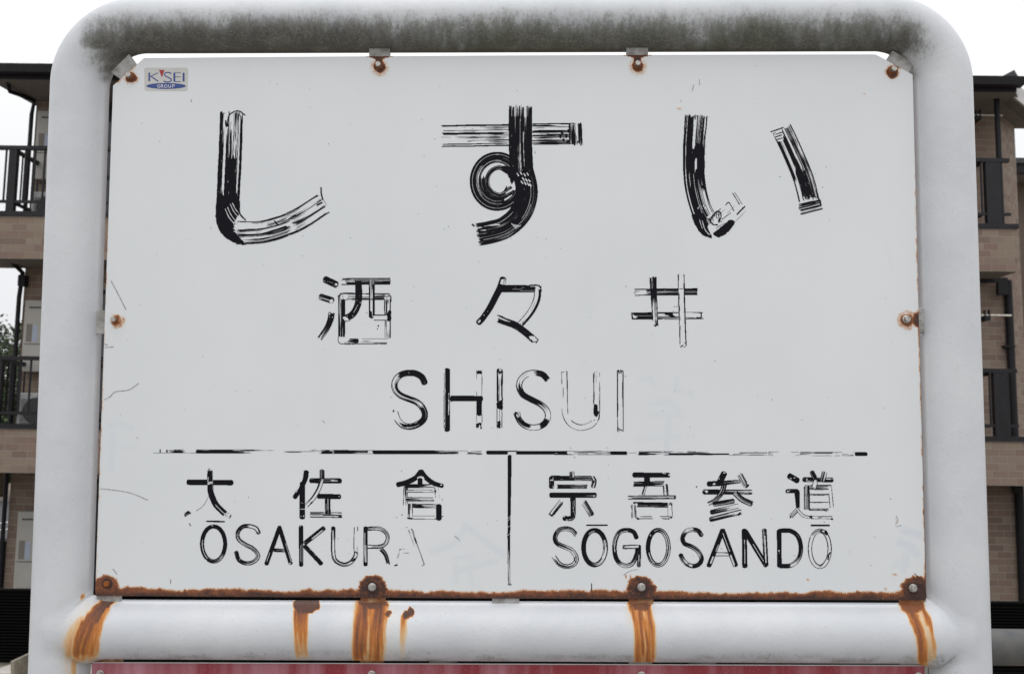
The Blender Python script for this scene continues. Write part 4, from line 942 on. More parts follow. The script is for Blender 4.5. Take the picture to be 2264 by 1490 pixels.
c.S([(1768, 160), (1805, 232)], 70, fill=.95, cap='r'); c.S([(1952, 150), (1922, 290)], 78, fill=.6, e=(.9, .9), cap='rag'); c.S([(1825, 285), (1795, 380)], 68, fill=.18, e=(.5, .7), cap='rag')
done(c)
# SOGOSANDO
c = Char('O', 110, 130, 550, 800)
c.S([(488, 275), (430, 210), (335, 186), (235, 215), (182, 310), (208, 400), (310, 450), (420, 502), (488, 595), (488, 670), (430, 728), (340, 742), (245, 705), (165, 600)], 68,
    fill=[(0, .6), (.1, .35), (.22, .45), (.35, .6), (.5, .25), (.65, .2), (.72, .05), (.85, .5), (.93, .3), (1, .05)], e=(1.2, 1.2), cap='rag', sol=[(.25, .4, .6, .8), (.8, .9, .3, .55)])
c.line([(485, 600), (470, 640), (490, 690)], 14)
done(c)
c = Char('O', 560, 110, 990, 800)
c.S([(645, 138), (950, 138)], 20, fill=1)
c.ell(763, 465, 162, 255, 70, fill=[(0, .97), (.12, .97), (.4, 1), (.46, .6), (.52, .4), (.6, .12), (.7, .4), (.8, .6), (.88, 1), (1, 1)], e=(1.1, 1.1), voi=[(.0, .1, .2, .35), (.62, .84, .35, .6)], sol=[(.08, .42, .1, 1), (.52, .62, .0, .3)])
done(c)
c = Char('O', 1000, 150, 1470, 800)
c.S([(1418, 445), (1415, 735)], 56, fill=.7, voi=[(.1, .85, .45, .6)])
c.S([(1380, 318), (1335, 235), (1235, 207), (1130, 240), (1072, 350), (1056, 480), (1080, 620), (1150, 708), (1240, 732), (1325, 690), (1385, 560), (1395, 470)], 66,
    fill=[(0, 1), (.15, 1), (.25, .8), (.4, .7), (.5, 1), (.6, .85), (.68, .2), (.8, .25), (.9, .85), (1, .9)], e=(1.1, 1.1), voi=[(.15, .28, .15, .3), (.28, .5, .38, .55)])
c.S([(1195, 458), (1390, 450)], 60, fill=.3, e=(1.3, 1.3), sol=[(0, .06, 0, 1)], voi=[(.1, 1, .35, .6)])
done(c)
c = Char('O', 1510, 150, 1920, 800)
c.ell(1700, 465, 150, 258, 66, fill=[(0, .95), (.25, 1), (.4, .8), (.5, .5), (.57, .1), (.65, .3), (.75, .2), (.88, .6), (1, .95)], e=(1.1, 1.1), voi=[(.3, .45, .3, .48)], sol=[(.08, .3, .25, 1)]); c.dot(1585, 290, 8, 14, erase=True); c.line([(1640, 225), (1690, 205)], 7, erase=True)
done(c)
c = Char('P', -210, 150, 190, 800)
c.S([(140, 285), (90, 220), (5, 202), (-85, 228), (-138, 320), (-110, 405), (0, 455), (88, 522), (140, 620), (112, 700), (30, 738), (-60, 715), (-125, 655), (-165, 575)], 66,
    fill=[(0, .8), (.1, .6), (.2, .15), (.3, .9), (.4, .8), (.5, .3), (.6, .25), (.68, 1), (.8, .85), (.9, .4), (1, .9)], e=(1.2, 1.1), sol=[(.02, .12, .5, 1), (.25, .4, 0, .6)], voi=[(.8, .84, .3, .8)])
done(c)
c = Char('P', 200, 150, 700, 800)
c.S([(345, 562), (590, 562)], 56, fill=.02, e=(1.1, 1.1), cap='rag'); c.S([(450, 215), (250, 730)], 72, fill=1, voi=[(.4, .6, .15, .3), (.75, .95, .2, .5)]); c.S([(450, 215), (638, 722)], 78, fill=1, voi=[(.08, .62, .55, .68), (.7, 1, .55, .85)])
done(c)
c = Char('P', 710, 150, 1150, 800)
c.S([(790, 235), (1090, 725)], 76, fill=1, voi=[(.35, .92, .45, .58)]); c.S([(770, 215), (778, 740)], 76, fill=1, voi=[(.25, .92, .42, .54)]); c.S([(1065, 210), (1090, 722)], 70, fill=.75, e=(1.2, 1.2), voi=[(.15, .92, .35, .62)])
done(c)
c = Char('P', 1220, 150, 1660, 800)
c.S([(1290, 218), (1450, 220), (1560, 305), (1603, 465), (1570, 625), (1455, 728), (1290, 738)], 66, fill=[(0, 1), (.5, 1), (.6, .75), (.68, .3), (.82, .2), (.86, 1), (1, 1)], e=(1.1, 1.1), cap='rag', sol=[(.0, .52, 0, 1)], voi=[(.2, .35, .85, .95)])
c.S([(1282, 222), (1288, 735)], 68, fill=1, cap='r'); c.dot(1280, 515, 11, 14, erase=True); c.dot(1286, 550, 9, 7, erase=True)
done(c)
c = Char('P', 1690, 100, 2070, 800)
c.S([(1755, 140), (2020, 138)], 26, fill=1)
c.ell(1882, 482, 145, 265, 62, fill=[(0, .2), (.2, .12), (.35, .3), (.5, .35), (.62, .2), (.72, .1), (.9, .2), (1, .7)], e=(1.1, 1.1), cap='r', voi=[(.1, .4, .2, .8)], ew=1.25)
c.blob([(1890, 200), (1960, 205), (2005, 250), (1985, 290), (1950, 262), (1900, 245)]); c.dot(1932, 225, 20, 9, erase=True); c.line([(2035, 540), (2010, 580), (2005, 640)], 20)
c.blob([(1740, 300), (1760, 280), (1752, 330)], erase=True); c.line([(1880, 750), (1925, 715)], 10)
done(c)
for c in chars: c.build('painted_character', INK, pan)

# dividing rule
def ry(x): return 997.2 + (x - 345) * .0040
r_ = Char('Z', 335, 985, 1925, 1015)
def rl(x0, x1, fill, e=(0, 0), v=None, cap='rag'):
    r_.S([(x0, ry(x0)), (x1, ry(x1))], 8.2, fill=fill, e=e, cap=cap, ew=.9, Lu=30, sol=[v] if v else ())
rl(345, 1910, .05, (.42, .42)); rl(340, 372, .02, (.1, .7)); r_.line([(354, 994), (354, 1000)], 2.4); r_.line([(369, 995), (369, 999)], 2.2); rl(374, 408, [(0, .6), (.4, 1), (.7, .9), (1, .3)])
rl(434, 592, [(0, .6), (.2, 1), (.5, 1), (.7, .5), (1, .15)]); rl(592, 710, .12, (.15, .15)); rl(712, 735, [(0, .5), (.5, 1), (1, .3)]); rl(738, 812, [(0, .7), (.5, .5), (1, .3)], (.5, .5))
rl(824, 1012, [(0, 1), (.55, 1), (.7, .75), (1, .25)], (.5, 0), (0, .6, 0, .85)); rl(1034, 1064, .4); rl(1078, 1120, 1, v=(0, 1, 0, 1), cap='r')
rl(1142, 1254, 1, v=(.08, 1, 0, 1)); rl(1270, 1350, .5, (.3, .6)); rl(1350, 1386, 1); rl(1413, 1468, [(0, .9), (.6, .8), (1, .2)])
rl(1478, 1612, .15, (.1, .5), (0, 1, .45, .9)); rl(1612, 1700, .10, (.2, .1)); rl(1700, 1770, .08, (.3, .1)); rl(1770, 1846, .2, (.2, .1), (.4, .92, .0, .4)); rl(1862, 1885, .1); rl(1893, 1915, 1, v=(0, 1, 0, 1), cap='r')
r_.build('painted_rule', INK, pan)
r_ = Char('Z', 1110, 995, 1142, 1300)
r_.S([(1127, 1008), (1126, 1110), (1125, 1200), (1126, 1290)], (8.5, 4.5), fill=[(0, 1), (.6, 1), (.7, .9), (.85, .6), (1, .4)], e=(1, 1), cap='r', ew=1.0)
for y in (1143, 1148, 1163, 1180): r_.line([(1122, y + 3), (1130, y - 3)], 1.0, erase=True)
r_.line([(1123, 1292), (1130, 1292)], 2)
r_.build('painted_rule', INK, pan)

# scratches and specks on the enamel
c = Char('Z', 205, 120, 2050, 1320, rs=1.0)
rnd = random.Random(5)
for pts, w_, th in (([(246, 622), (262, 652), (278, 684)], 1.6, True), ([(232, 883), (243, 877), (256, 866), (284, 862), (306, 848)], 1.5, True), ([(222, 1080), (250, 1083), (290, 1090), (326, 1105)], 1.3, True),
                    ([(233, 768), (250, 767)], 1.5, True), ([(233, 762), (238, 762)], 1.3, True), ([(1546, 175), (1547, 188)], 1.2, True), ([(1534, 188), (1531, 200)], 1.4, True), ([(1005, 1184), (1011, 1189), (1018, 1196)], 1.5, True),
                    ([(377, 1280), (377, 1290)], 1.3, True), ([(1308, 1290), (1308, 1305)], 1.4, False), ([(1380, 1270), (1392, 1262), (1410, 1258)], 1.2, True), ([(2023, 1268), (2028, 1274), (2033, 1276)], 1.5, False),
                    ([(419, 1157), (421, 1161)], 2, False), ([(712, 928), (718, 935)], 1.3, True), ([(250, 1258), (258, 1268)], 1.3, True), ([(1982, 1140), (1985, 1150), (1980, 1158)], 1.2, True), ([(1980, 1163), (1988, 1163), (1993, 1159)], 1.1, True)):
    c.line(pts, w_, thin=th)
for i in range(150):
    x, y = rnd.uniform(260, 2000), rnd.uniform(140, 1285)
    w_ = rnd.uniform(.7, 1.6); an = rnd.uniform(0, 3.1); l_ = rnd.uniform(.3, 2.2) * w_
    c.line([(x, y), (x + l_ * math.cos(an), y + l_ * math.sin(an))], w_, thin=rnd.random() < .93)
o = c.build('paint_specks', INK, pan); o['kind'] = 'stuff'

# ---- sticker
def poly_sticker():
    pts = []
    cs = [(319, 150.5), (416, 150.5), (415, 202), (319.5, 201.5)]; r0 = 5
    for i, (cx, cy) in enumerate(cs):
        for k in range(5):
            a = math.pi + i * math.pi / 2 + k * math.pi / 8
            ox = cx + (r0 if i in (0, 3) else -r0); oy = cy + (r0 if i in (0, 1) else -r0)
            pts.append((ox + r0 * math.cos(a), oy + r0 * math.sin(a)))
    return pts
sp = poly_sticker(); n = len(sp)
v0 = [L(x, y, -.00025) for x, y in sp]; v1 = [L(x, y, .0001) for x, y in sp]
stk = mesh_obj('sticker', v0 + v1, [tuple(range(n))[::-1]] + [(i, (i + 1) % n, n + (i + 1) % n, n + i) for i in range(n)], M_STICK, SIGN)
bm = bmesh.new(); bm.from_mesh(stk.data); bmesh.ops.recalc_face_normals(bm, faces=bm.faces); bm.to_mesh(stk.data); bm.free()
def flat(name, build, m, yo):
    c = Char('Q', 1020, 400, 1960, 870, rs=5); build(c); return c.build(name, [m, m, m], stk, yo)
def P_(c, pts, w, st=True): c.S(pts, w, fill=1, e=(0, 0), straight=st, cap='r', ew=.1)
def tri(c):
    for i in range(26):
        f_ = i / 25; y = 432 + 142 * f_; hw = 53 * (1 - f_); c.line([(1394 - hw, y), (1394 + hw + 1, y)], 9, straight=True)
def blue(c):
    P_(c, [(1132, 495), (1132, 652)], 36); P_(c, [(1160, 562), (1308, 490)], 17); P_(c, [(1165, 560), (1312, 662)], 25)
    P_(c, [(1588, 500), (1525, 478), (1462, 495), (1455, 540), (1515, 578), (1580, 615), (1585, 655), (1520, 682), (1432, 662)], 23, False)
    P_(c, [(1655, 500), (1655, 660)], 38)
    for y in (488, 573, 672): P_(c, [(1665, y), (1785, y)], 14)
    P_(c, [(1848, 500), (1848, 655)], 42)
    c.blob([(1483 + 412 * math.cos(a), 762 + 62 * math.sin(a)) for a in [i * math.pi / 12 for i in range(24)]], rough=.05)
flat('sticker_print', blue, M_BLUE, -.0004)
flat('sticker_print', tri, M_REDP, -.0004)
def grp(c):
    h0, h1 = 735, 797; w_ = 10
    def l(*p): P_(c, list(p), w_)
    l((1355, 745), (1335, 735), (1310, 745), (1302, 766), (1312, 790), (1335, 797), (1356, 788), (1356, 768), (1338, 768))
    l((1380, h1), (1380, h0), (1410, h0), (1420, 750), (1408, 765), (1382, 767)); l((1400, 768), (1425, h1))
    l((1475, h0), (1450, 748), (1447, 778), (1470, h1), (1500, 788), (1508, 760), (1495, 740), (1475, h0))
    l((1535, h0), (1535, 782), (1555, h1), (1578, 784), (1580, h0))
    l((1615, h1), (1615, h0), (1648, h0), (1660, 750), (1648, 766), (1618, 768))
flat('sticker_print', grp, M_WHT, -.00055)

# ---- mounting tabs welded between pipe and panel
def plate(poly, y0, y1, m, name='mounting_tab'):
    a = [L(x, y, y0) for x, y in poly]
    return MB().prism([(p.x, p.z) for p in a], y0, y1).build(name, m, SIGN, bevel=.0006)
for poly, m in (([(816, 96), (862, 96), (862, 160), (816, 160)], M_TAB), ([(1385, 92), (1433, 92), (1433, 160), (1385, 160)], M_TAB),
                ([(244, 160), (285, 120), (304, 146), (270, 178)], M_TAB), ([(1974, 112), (2022, 140), (2000, 178), (1952, 146)], M_TAB),
                ([(206, 686), (270, 686), (270, 738), (206, 738)], M_TAB), ([(1990, 680), (2050, 680), (2050, 736), (1990, 736)], M_TAB),
                ([(213, 1270), (266, 1270), (266, 1345), (213, 1345)], M_TAB), ([(799, 1270), (850, 1270), (852, 1345), (797, 1345)], M_TABR), ([(1393, 1270), (1443, 1270), (1445, 1345), (1391, 1345)], M_TABR),
                ([(1992, 1270), (2045, 1270), (2046, 1345), (1990, 1345)], M_TABR), ([(1088, 1290), (1148, 1290), (1148, 1345), (1088, 1345)], M_TAB),
                ([(210, 1440), (270, 1440), (270, 1500), (210, 1500)], M_TABR), ([(797, 1440), (848, 1440), (848, 1500), (797, 1500)], M_TABR), ([(1391, 1440), (1442, 1440), (1442, 1500), (1391, 1500)], M_TAB), ([(1992, 1440), (2052, 1440), (2052, 1500), (1992, 1500)], M_TAB)):
    plate(poly, TH + .0004, TH + .0064, m)
# ---- bolts
def bolt(px_, py_, m_head=M_STEEL, rusty=False, ang=.2, tall=.006, scale=1.0, dark=False):
    c0 = L(px_, py_, 0); root = empty('bolt'); root.parent = SIGN; root.location = (c0.x, 0, c0.z)
    b = MB(); n = 28; R_ = .0060 * scale
    b.tube([(0, -.0001, 0), (0, -.0016, 0), (0, -.0019, 0)], [R_, R_, R_ * .92], n); b.build('washer', M_RUST if (rusty or dark) else M_STEEL, root, smooth=True, angle=35)
    b = MB(); rr = .0050 * scale
    poly = [(rr * math.cos(ang + i * math.pi / 3), rr * math.sin(ang + i * math.pi / 3)) for i in range(6)]
    b.prism(poly, -.0019, -.0019 - tall); o = b.build('bolt_head', m_head, root, bevel=.0007)
    return root
for x, y, kw in ((289, 170, dict(scale=.86, dark=True, tall=.0085)), (838, 147, dict(scale=.86, dark=True, tall=.0085)), (1409, 145, dict(scale=.84, dark=True, tall=.0085)), (1972, 157, dict(scale=.86, dark=True, tall=.0085)), (255, 707, dict(scale=.84, dark=True, tall=.007)), (2003, 706, dict(scale=.95, tall=.006)),
                 (823, 1297, dict(tall=.004, scale=.95)), (1418, 1297, dict(tall=.004, scale=.95)), (2018, 1299, dict(tall=.004, scale=.95))):
    bolt(x, y, ang=random.uniform(0, 1), **kw)
bolt(236, 1290, M_RUST, True, tall=.0015, scale=.75)

# ---- red lower board with its bolts
a = [L(*p, .0) for p in ((203, 1464), (2044, 1471))]
zt2 = (a[0].z + a[1].z) / 2
poly = [(L(203, 1464).x, L(203, 1464).z), (L(2044, 1471).x, L(2044, 1471).z), (L(2056, 1760).x, L(2056, 1760).z), (L(192, 1755).x, L(192, 1755).z)]
rb = MB().prism(poly, 0, .0022).build('lower_board', M_RED, SIGN, bevel=.0004)
for x, y in ((222, 1489), (822, 1490), (1418, 1492), (2030, 1494)): bolt(x, y, ang=.3, scale=.95, tall=.004)
# edge strip of worn white on the red board
MB().prism([(L(203, 1463).x, L(203, 1463.2).z), (L(2044, 1470).x, L(2044, 1470.2).z), (L(2044, 1472).x, L(2044, 1471.6).z), (L(203, 1465).x, L(203, 1464.6).z)], -.0002, .0021).build('board_edge', M_BARGE, SIGN)

# =================================================================== platform rail behind the sign
YR = 2.5
rail = empty('platform_rail', W(1700, 1425, YR)); rail.location.z = 0
tag(rail, 'dull grey pipe rail behind the right post of the sign', 'rail')
p0 = W(858, 1417, YR); p1 = W(2900, 1436, YR); off = rail.location
rr_ = 37.5 / F * YR
MB().tube([p0 - off, p0.lerp(p1, .5) - off, p1 - off], rr_, 40).build('rail_pipe', M_GPIPE, rail, smooth=True, angle=40)
for fx in (.06, .34, .86):
    q = p0.lerp(p1, fx) - off; MB().tube([q, Vector((q.x, q.y, 0.0))], rr_ * .8, 28).build('rail_post', M_GPIPE, rail, smooth=True, angle=40)

# =================================================================== apartment building
YF = 12.5; YW = 13.3                              # balcony fronts, main wall
def Zat(px, py, Y): return W(px, py, Y).z
def Xat(px, py, Y): return W(px, py, Y).x
XL = Xat(76, 300, YW); XR = Xat(2209, 300, YW)
ZR3 = (Zat(50, 320, YF) + Zat(2200, 352, YF)) / 2; ZS3 = (Zat(50, 465, YF) + Zat(2200, 498, YF)) / 2; ZB3 = (Zat(50, 570, YF) + Zat(2200, 602, YF)) / 2
ZR2 = (Zat(50, 785, YF) + Zat(2200, 817, YF)) / 2; ZS2 = (Zat(50, 935, YF) + Zat(2200, 966, YF)) / 2; ZB2 = (Zat(50, 1045, YF) + Zat(2200, 1073, YF)) / 2
ZE = (Zat(50, 172, YF - .12) + Zat(2200, 205, YF - .12)) / 2; ZET = (Zat(60, 134, YF - .26) + Zat(2200, 171, YF - .26)) / 2 - .015
XSL = -9.2                                        # balconies run on past the left corner
X3R = Xat(2250, 550, YF); X2R = X3R + .75
BD = empty('apartment_building', ((XL + XR) / 2, YW, GZ)); BO = BD.location.copy()
tag(BD, 'three storey apartment block in beige brick tiles with black balconies', 'building')
def bbox(name, x0, x1, y0, y1, z0, z1, m, parent=BD, **kw):
    return MB().box(x0 - BO.x, x1 - BO.x, y0 - BO.y, y1 - BO.y, z0 - BO.z, z1 - BO.z).build(name, m, parent, **kw)
CH = .55                                          # splayed corner
poly = [(XL, YW), (XR, YW), (XR + CH, YW + CH), (XR + CH, YW + 7), (XL, YW + 7)]
b = MB(); n = len(poly)
b.v = [Vector((x - BO.x, y - BO.y, 0)) for x, y in poly] + [Vector((x - BO.x, y - BO.y, ZE + .004 - GZ)) for x, y in poly]
b.f = [tuple(range(n)), tuple(range(n, 2 * n))] + [(i, (i + 1) % n, n + (i + 1) % n, n + i) for i in range(n)]
b.build('wall', M_MORT, BD)
# brick tiles
BW, BH, BT = .205, .088, .012; PW, PH = .215, .0985; PRD = -.0032
bm_ = MB().box(-BW / 2, BW / 2, -.006, .006, -BH / 2, BH / 2); bt = mesh_obj('brick', bm_.v, bm_.f, M_BRK1); brick_me = bt.data; D.objects.remove(bt)
runs = MB(); nsingle = 0; single_list = []
WINX = []                                          # window openings on the main wall
x = XL + .95
while x + 1.7 < XR - 1.0: WINX.append((x, x + 1.7)); x += 2.9
def in_open(cx, cz):
    for a_, b_ in WINX:
        if a_ - .1 < cx < b_ + .1:
            for zb in (GZ + .15, ZB2 + .15 + .55, ZB3 + .15 + .55):
                if zb - .05 < cz < zb + 2.05: return True
    return False
def seen(p):
    a, b_ = proj(p); return (-30 < a < 262 or 2135 < a < 2290) and -20 < b_ < 1480
def courses(o, dx, dy, Lx, z0, z1, holes=None, rot=0.0, parent=BD, vis=True):
    global nsingle
    row = 0; z = z0 + PH / 2
    while z + BH / 2 <= z1 + .002:
        s = -PW / 2 if row % 2 else 0.0
        while s < Lx:
            a = max(s, 0) + .004; e_ = min(s + PW, Lx) - .006
            if e_ - a > .03:
                c_ = (a + e_) / 2; p = Vector((o[0] + dx * c_, o[1] + dy * c_, z))
                if not (holes and holes(p.x, z)):
                    pr = random.uniform(-.0008, .0008)
                    if vis and seen(p) and nsingle < 298:
                        ob = D.objects.new('brick', brick_me); link(ob, parent); nsingle += 1
                        ob.location = (p.x - BO.x + dy * (PRD + pr), p.y - BO.y - dx * (PRD + pr), z - BO.z); ob.rotation_euler = (0, 0, rot); ob.scale = ((e_ - a) / BW, 1, 1)
                    else:
                        mt = Matrix.Translation(Vector((p.x - BO.x + dy * (PRD + pr), p.y - BO.y - dx * (PRD + pr), z - BO.z))) @ Matrix.Rotation(rot, 4, 'Z')
                        runs.box(-(e_ - a) / 2, (e_ - a) / 2, -.006, .006, -BH / 2, BH / 2, mt)
            s += PW
        z += PH; row += 1
# spandrels first so the visible ones become single bricks
bbox('balcony_slab', XSL, X3R, YF + .012, YW - .002, ZB3, ZS3 - .07, M_SOFF); bbox('balcony_slab', XSL, X2R, YF + .012, YW - .002, ZB2, ZS2 - .07, M_SOFF)
bbox('spandrel', XSL, X3R, YF + .004, YF + .012, ZB3, ZS3 - .07, M_MORT); bbox('spandrel', XSL, X2R, YF + .004, YF + .012, ZB2, ZS2 - .07, M_MORT)
courses((XSL, YF + .004), 1, 0, X3R - XSL, ZB3 + .004, ZS3 - .07); courses((XSL, YF + .004), 1, 0, X2R - XSL, ZB2 + .004, ZS2 - .07)
q2 = 1 / math.sqrt(2)
courses((XR + .004, YW + .004), q2, q2, CH * 1.414 - .01, GZ + .05, ZE, rot=math.pi / 4)
courses((XL, YW), 1, 0, XR - XL, GZ + .05, ZE, holes=in_open)
ro = runs.build('brick_courses', M_BRKN, BD); ro['kind'] = 'stuff'
# end wall of the balcony slab on the right
# copings and railings
bbox('coping', XSL, X3R + .02, YF - .02, YF + .10, ZS3 - .068, ZS3, M_RAIL); bbox('coping', XSL, X2R + .02, YF - .02, YF + .10, ZS2 - .068, ZS2, M_RAIL)
XP = Xat(24, 400, YF); XQ3 = Xat(2197, 400, YF); XQ2 = Xat(2216, 880, YF)
def railing(zs, zr, xq, xr_end):
    rt = MB().box(XSL - BO.x, xr_end - BO.x, YF + .0 - BO.y, YF + .06 - BO.y, zr - .055 - BO.z, zr - BO.z).build('railing', M_RAIL, BD)
    zb = zs + .125
    MB().box(XSL - BO.x, xr_end - BO.x, YF + .015 - BO.y, YF + .045 - BO.y, zb - BO.z, zb + .04 - BO.z).build('bottom_rail', M_RAIL, rt)
    x = XSL + .07; hid = MB()
    while x < xq:
        if not abs(x - XP) < .09:
            bx = (x - .011 - BO.x, x + .011 - BO.x, YF + .02 - BO.y, YF + .04 - BO.y, zb + .04 - BO.z, zr - .055 - BO.z)
            if seen(Vector((x, YF, (zs + zr) / 2))): MB().box(*bx).build('baluster', M_RAIL, rt)
            else: hid.box(*bx)
        x += .137
    h = hid.build('balusters_behind_sign', M_RAIL, rt); h['kind'] = 'stuff'
    for xp, hw in ((XP, .055), (xq, .105), (XP + 3.4, .05), (XP + 6.6, .05), (XP + 9.8, .05)):
        MB().box(xp - hw - BO.x, xp + hw - BO.x, YF + .005 - BO.y, YF + .085 - BO.y, zs - BO.z, zr - .056 - BO.z).build('post', M_RAIL, rt)
    # return rail of the balcony, back to the corner of the wall
    for xs, yend in ((Xat(33, 335, YF), YW), (Xat(2170, 400, YF), YW)):
        for z0, z1 in ((zr - .10, zr - .045), (zb - .01, zb + .03)):
            MB().box(xs - .02 - BO.x, xs + .02 - BO.x, YF + .062 - BO.y, yend - BO.y, z0 - BO.z, z1 - BO.z).build('return_rail', M_RAIL, rt)
        for k in range(1, 5):
            yy = YF + .06 + k * .145
            MB().box(xs - .009 - BO.x, xs + .009 - BO.x, yy - BO.y, yy + .018 - BO.y, zb + .03 - BO.z, zr - .10 - BO.z).build('baluster', M_RAIL, rt)
railing(ZS3, ZR3, XQ3, Xat(2232, 352, YF)); railing(ZS2, ZR2, XQ2, Xat(2249, 817, YF))
# roof, gutter, soffit
RX0, RX1 = Xat(-30, 180, YF), Xat(2240, 190, YF)
b = MB()
v_ = [(RX0, YF - .12, ZET - .02), (RX1, YF - .12, ZET - .02), (RX1 + 1.6, YW + 3.5, ZET + 1.0), (XL - .1, YW + 3.5, ZET + 1.0), (RX0, YF - .12, ZET - .07), (RX1, YF - .12, ZET - .07), (RX1 + 1.6, YW + 3.5, ZET + .93), (XL - .1, YW + 3.5, ZET + .93)]
b.v = [Vector(q) - BO for q in v_]; b.f = [(0, 1, 2, 3), (7, 6, 5, 4), (0, 4, 5, 1), (1, 5, 6, 2), (2, 6, 7, 3), (3, 7, 4, 0)]; b.build('roof', M_ROOF, BD)
gx1 = Xat(2256, 180, YF - .15)
pg = [(YF - .27, ZET), (YF - .25, ZET - .115), (YF - .13, ZET - .125), (YF - .125, ZET)]
b = MB(); b.v = [Vector((RX0, y, z)) - BO for y, z in pg] + [Vector((gx1 + (.0 if z < ZET - .05 else .06), y, z)) - BO for y, z in pg]
b.f = [(0, 1, 2, 3), (7, 6, 5, 4)] + [(i, (i + 1) % 4, 4 + (i + 1) % 4, 4 + i) for i in range(4)]; b.build('gutter', M_DARK, BD)
bbox('fascia', RX0, RX1 - .02, YF - .12, YF - .09, ZE, ZET - .075, M_DARK)
b = MB(); q_ = [(RX0 + .05, YF - .088), (RX1 - .02, YF - .088), (XR + CH + .32, YW + CH + .1), (XL - .05, YW + CH + .1)]
b.v = [Vector((x, y, z)) - BO for z in (ZE + .005, ZE + .03) for x, y in q_]; b.f = [(0, 1, 2, 3), (7, 6, 5, 4), (0, 4, 5, 1), (1, 5, 6, 2), (2, 6, 7, 3), (3, 7, 4, 0)]; b.build('soffit', M_SOFF, BD)
# pale barge board running down over the splayed corner
def xz(px_, py_, Y): q = W(px_, py_, Y); return (q.x - BO.x, q.z - BO.z)
MB().prism([xz(2229, 189, YF + .1), (xz(2250, 187, YF + .1)), xz(2330, 258, YF + .1), xz(2330, 286, YF + .1), xz(2236, 210, YF + .1)], YF + .1 - BO.y, YF + .13 - BO.y).build('barge_board', M_BARGE, BD)
MB().prism([xz(2236, 211, YF + .13), xz(2330, 287, YF + .13), xz(2330, 292, YF + .13), xz(2236, 216, YF + .13)], YF + .132 - BO.y, YF + .36 - BO.y).build('barge_soffit', M_SOFF, BD)
b = MB(); r3 = Matrix.Translation(Vector((Xat(2225, 165, YF), YF - .05, ZET + .06)) - BO) @ Matrix.Rotation(-.5, 4, 'Y')
b.box(-.07, .10, -.05, .05, -.05, .06, r3); b.box(-.14, -.06, -.04, .04, -.09, .0, r3); b.build('roof_bracket', M_ROOF, BD)
b = MB().box(Xat(99, 134, YF) - BO.x, Xat(108, 134, YF) - BO.x, YF - .2 - BO.y, YF - .14 - BO.y, ZET + .001 - BO.z, ZET + .03 - BO.z); b.build('gutter_clip', M_DARK, BD)
# downpipes
def dp(pts, r=.032, name='downpipe', m=M_DARK):
    return MB().tube([Vector(p) - BO for p in pts], r, 14).build(name, m, BD, smooth=True, angle=40)
dp([(XL - .03, YW - .06, ZB3 + .12), (XL - .03, YW - .06, ZE - .22), W(76, 222, YW - .07), W(22, 203, YF + .22), W(18, 190, YF + .12), W(17, 176, YF + .02)], .03)
dp([(XL - .03, YW - .06, ZB2 + .1), (XL - .03, YW - .06, ZB3 - .45), W(50, 603, YW - .1), W(22, 575, YF + .35), W(20, 568, YF + .3)], .032)
dp([(XL - .03, YW - .06, GZ), (XL - .03, YW - .06, ZB2 - .01)], .03)
h = W(51, 618, YW - .09); bbox('rain_head', h.x - .05, h.x + .05, YW - .14, YW - .03, h.z - .10, h.z + .06, M_DARK)
XD = XR - .03
xu = Xat(2206, 280, YF + .2); dp([(xu, YF + .2, ZS3 + .001), (xu, YF + .2, ZE + .004)], .038)
dp([(XD + .04, YW - .05, ZS2), (XD + .04, YW - .05, ZB3 + .001)], .055)
dp([(XD + .07, YW - .05, GZ), (XD + .07, YW - .05, ZB2 - .002)], .062)
hx = Xat(2212, 640, YW - .1); zz = Zat(2212, 635, YW - .1)
bbox('rain_head', hx - .07, hx + .08, YW - .17, YW - .11, zz - .12, zz + .13, M_DARK); bbox('branch_pipe', Xat(2150, 620, YW), hx - .07, YW - .17, YW - .11, zz + .06, zz + .13, M_DARK)
bbox('pipe_cap', Xat(2226, 1085, YW), Xat(2244, 1085, YW), YW - .19, YW - .14, ZB2 - .13, ZB2 - .003, M_DARK)
for z in (ZE - .75, ZB3 - 1.0): bbox('pipe_clip', XD - .07, XD + .08, YW - .11, YW - .0, z, z + .03, M_DARK)
# windows with sliding leaves
for a_, b_ in WINX:
    for zb in (GZ + .15, ZB2 + .70, ZB3 + .70):
        wf = MB(); y0, y1 = YW - .03 - BO.y, YW + .03 - BO.y; A, B_ = a_ - BO.x, b_ - BO.x; z0, z1 = zb - BO.z, zb + 1.95 - BO.z
        for q in ((A, A + .06, z0, z1), (B_ - .06, B_, z0, z1), (A + .06, B_ - .06, z1 - .06, z1), (A + .06, B_ - .06, z0, z0 + .06), ((A + B_) / 2 - .03, (A + B_) / 2 + .03, z0 + .06, z1 - .06)):
            wf.box(q[0], q[1], y0, y1, q[2], q[3])
        f = wf.build('window', M_DARK, BD)
        for k in range(2):
            MB().box(A + .06 + k * (B_ - A) / 2 - (.03 if k else 0), (A + B_) / 2 - .03 + k * ((B_ - A) / 2 - .03), y0 + .012, y0 + .02, z0 + .06, z1 - .06).build('pane', M_GLASS, f)

